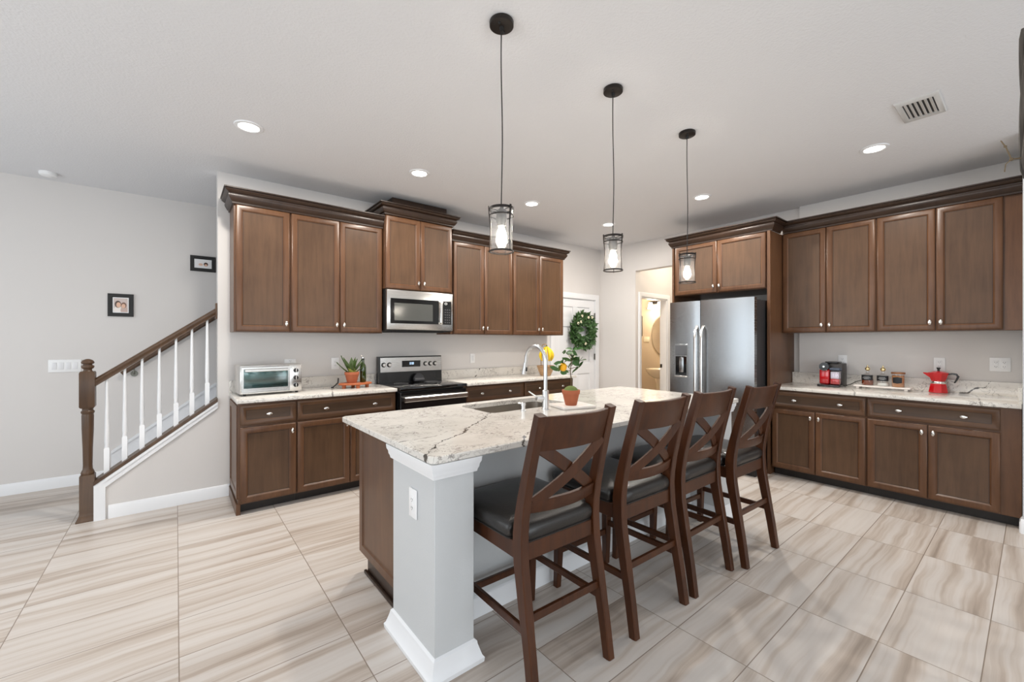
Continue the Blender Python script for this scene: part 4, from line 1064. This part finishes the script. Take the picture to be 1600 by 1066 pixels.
ty = thing('serving_tray', 'white rectangular tray under the syrup bottles and jar', 'tray', (5.265, .92, CT))
MB().box(-.075, .075, -.205, .205, .018, .032, .004, 2).build('tray_top', MARBLE, ty)
for x in (-.05, .05):
    for y in (-.175, .175): MB().box(x-.012, x+.012, y-.012, y+.012, 0, .018, .002).build('foot', MARBLE, ty)
TZ = CT+.032
def syrup(x, y, fill, fmat, label):
    r = thing('syrup_bottle', label, 'bottle', (x, y, TZ), -PI/2, 'labelled bottles on the tray')
    MB().lathe([(.0, 0), (.043, 0), (.046, .005), (.046, .085), (.042, .098), (.022, .112), (.014, .122), (.014, .138), (.016, .140), (.0, .140)], seg=28).build('glass_body', GLASS, r)
    MB().lathe([(.0, .004), (.0425, .004), (.0435, .008), (.0435, fill), (.0, fill)], seg=28).build('contents', fmat, r)
    MB().loft([[(.0468*math.cos(a), .0468*math.sin(a), z) for a in [-PI/2-1.15+2.3*k/14 for k in range(15)]] for z in (.050, .100)], False, close=False).build('label', LABEL, r)
    b = MB()
    for z, wd in ((.082, .5), (.072, .7), (.064, .4)):
        b.loft([[(.0474*math.cos(a), .0474*math.sin(a), zz) for a in [-PI/2-wd+2*wd*k/8 for k in range(9)]] for zz in (z-.0012, z+.0012)], False, close=False)
    b.build('label_print', LABELT, r)
    st_ = MB().ball((0, 0, .158), .0205, 18).lathe([(.004, .176), (.006, .186), (.001, .198)], seg=10).build('ball_stopper', GOLD, r)
    return r
syrup(5.265, 1.030, .062, AMBER, 'glass bottle of amber syrup with black label and gold ball stopper')
syrup(5.262, .915, .030, plain('clear_syrup', rgb(226, 226, 222), .15), 'glass bottle of clear syrup with black label and gold ball stopper')
jr = thing('storage_jar', 'glass jar of brown sugar with copper lid and dark label on the tray', 'jar', (5.245, .805, TZ), -PI/2)
MB().lathe([(.0, 0), (.043, 0), (.046, .004), (.046, .120), (.044, .122), (.0, .122)], seg=28).build('glass_body', GLASS, jr)
MB().lathe([(.0, .003), (.0435, .003), (.0435, .108), (.0, .108)], seg=28).build('contents', COFFEE, jr)
MB().lathe([(.0, .122), (.050, .122), (.051, .126), (.051, .136), (.048, .139), (.0, .139)], seg=28).build('lid', COPPER, jr)
MB().loft([[(.0466*math.cos(a), .0466*math.sin(a), .065+s_*(.030-.006*abs(k-6)/6)) for k, a in enumerate([-PI/2-.75+1.5*k/12 for k in range(13)])] for s_ in (-1, 1)], False, close=False).build('label', LABEL, jr)

mo = thing('moka_pot', 'glossy red stovetop moka pot with black handle', 'moka pot', (5.322, .548, CT), -PI/2)
def octo(rr_, z): return [(rr_*math.cos(PI/8+k*PI/4), rr_*math.sin(PI/8+k*PI/4), z) for k in range(8)]
MB().loft([octo(r_, z) for r_, z in ((.062, 0), (.066, .004), (.062, .03), (.054, .076), (.050, .082))]).build('boiler', RED, mo)
MB().lathe([(.0, .080), (.050, .080), (.052, .084), (.052, .098), (.049, .102), (.0, .102)], seg=28).build('collar', plain('polished_aluminium', (.82, .8, .78, 1), .15, 1.0), mo)
up = MB().loft([octo(r_, z) for r_, z in ((.046, .101), (.050, .110), (.060, .140), (.069, .170), (.070, .174))]).build('upper_chamber', RED, mo)
b = MB(); b.loft([[(-.050, -.018, .130), (-.050, .018, .130), (-.055, .02, .174), (-.055, -.02, .174)], [(-.098, -.004, .168), (-.098, .004, .168), (-.100, .005, .176), (-.100, -.005, .176)]]); b.build('pouring_lip', RED, up)
ld = MB().loft([octo(r_, z) for r_, z in ((.070, .174), (.071, .178), (.045, .188), (.012, .194))]).build('lid', RED, mo)
MB().lathe([(.0, .193), (.009, .193), (.008, .206), (.014, .218), (.013, .224), (.0, .225)], seg=16).build('lid_knob', BLK, ld)
b = MB(); b.bar([(.058, 0, .165), (.085, 0, .172), (.110, 0, .168), (.122, 0, .150), (.112, 0, .120), (.098, 0, .092)], [.018, .02, .02, .02, .018, .014], [.012, .014, .015, .015, .013, .010], (0, 1, 0), .004); b.build('handle', BLK, mo)
tag(MB().tube([(5.40, .44, 1.075), (5.395, .415, 1.062), (5.392, .40, 1.048)], .004, 8).build('cord_stub', BLKM), 'small dark cord end beside the moka pot handle', 'cord')
bpy.data.objects.remove(bpy.data.objects['cord_stub'])

# ------------------------------------------------------------------ bathroom beyond the hall
bs = thing('pedestal_sink', 'cream pedestal sink seen through the bathroom doorway', 'sink', (6.86, 4.27, 0))
CER = plain('cream_ceramic', rgb(240, 226, 200), .2)
MB().lathe([(.0, .70), (.10, .70), (.17, .75), (.215, .82), (.225, .86), (.222, .87), (.19, .87), (.15, .82), (.0, .79)], seg=32, sx=1.0, sy=1.15).build('basin', CER, bs)
MB().lathe([(.11, .0), (.10, .05), (.075, .2), (.07, .6), (.10, .71), (.0, .71)], seg=20).build('pedestal', CER, bs)
mi = thing('bathroom_mirror', 'oval mirror on the bathroom wall above the pedestal sink', 'mirror', (7.099, 4.31, 1.48), -PI/2)
MB().loft([[(r_*.29*math.cos(a), y, r_*.40*math.sin(a)) for a in [k*PI/20 for k in range(40)]] for r_, y in ((1, -.001), (1, -.012), (.96, -.016), (.93, -.012))]).build('frame', plain('mirror_frame', rgb(176, 160, 136), .4, .5), mi)
MB().loft([[(r_*.29*math.cos(a), y, r_*.40*math.sin(a)) for a in [k*PI/20 for k in range(40)]] for r_, y in ((.93, -.012), (.93, -.0135), (.5, -.0136))]).build('mirror_glass', plain('mirror_silver', (.85, .84, .82, 1), .03, 1.0), mi)
bl = thing('vanity_light', 'bright three-shade vanity light above the bathroom mirror', 'wall light', (7.099, 4.36, 2.10), -PI/2)
MB().box(-.26, .26, -.03, -.001, -.03, .03, .006, 2).build('back_bar', BRONZE, bl)
for x in (-.19, 0, .19):
    MB().tube([(x, -.03, 0), (x, -.09, .01), (x, -.11, .0)], .008, 8).build('arm', BRONZE, bl)
    MB().lathe([(.03, .0), (.045, -.06), (.055, -.12), (.052, -.12), (.04, -.05), (.0, -.004)], (x, -.11, 0), 20).build('lamp_shade', emis('lit_shade', (1, .9, .74, 1), 7.0), bl)
d = bpy.data.lights.new('vanity_glow', 'POINT'); d.energy = 24; d.color = (1, .87, .70); d.shadow_soft_size = .08
o = bpy.data.objects.new('vanity_glow', d); COL.objects.link(o); o.location = (6.75, 4.36, 2.0)
d = bpy.data.lights.new('hall_glow', 'POINT'); d.energy = 16; d.color = (1, .88, .70); d.shadow_soft_size = .1
o = bpy.data.objects.new('hall_glow', d); COL.objects.link(o); o.location = (6.15, 3.2, 2.6)
tag(MB().box(7.07, 7.099, 4.80, 4.90, 1.47, 1.86, .003).build('picture_frame', BLKM), 'dark narrow picture on the bathroom wall', 'picture')
tag(MB().box(7.085, 7.099, 4.64, 4.76, 1.36, 1.46, .012, 2).build('towel_hook', PETAL), 'small white fixture on the bathroom wall left of the mirror', 'wall fixture')

# ------------------------------------------------------------------ hanging ornament cut by the right frame edge
ho = thing('hanging_ornament', 'dark hanging bundle of twisted vines with a dry twig at the upper right edge', 'hanging decoration', (2.62, .043, 0))
OW = wood('weathered_dark_wood', rgb(26, 24, 23), rgb(120, 112, 104), .7, scale=.8)
b = MB()
for k in range(4):
    b.tube([(.014*math.cos(k*PI/2+z*5), -.022+.013*math.sin(k*PI/2+z*5), z) for z in [2.02+.03*(k % 2)+.56*q/16 for q in range(17)]], [.004]+[.0105]*15+[.006], 8)
b.build('vine_bundle', OW, ho)
MB().tube([(0, -.022, 2.56), (0, -.022, CH)], .003, 6).build('cord', BLKM, ho)
b = MB(); b.tube([(0, -.02, 2.10), (.0, .02, 2.105), (.0, .035, 2.16), (.0, .048, 2.19)], [.004, .003, .0025, .002], 6); b.tube([(0, .02, 2.105), (0, .035, 2.09), (0, .038, 2.06)], .002, 6); b.ball((0, .036, 2.162), .005, 8); b.ball((0, .02, 2.105), .007, 8)
b.build('twig', plain('dry_twig', rgb(120, 104, 82), .9), ho)
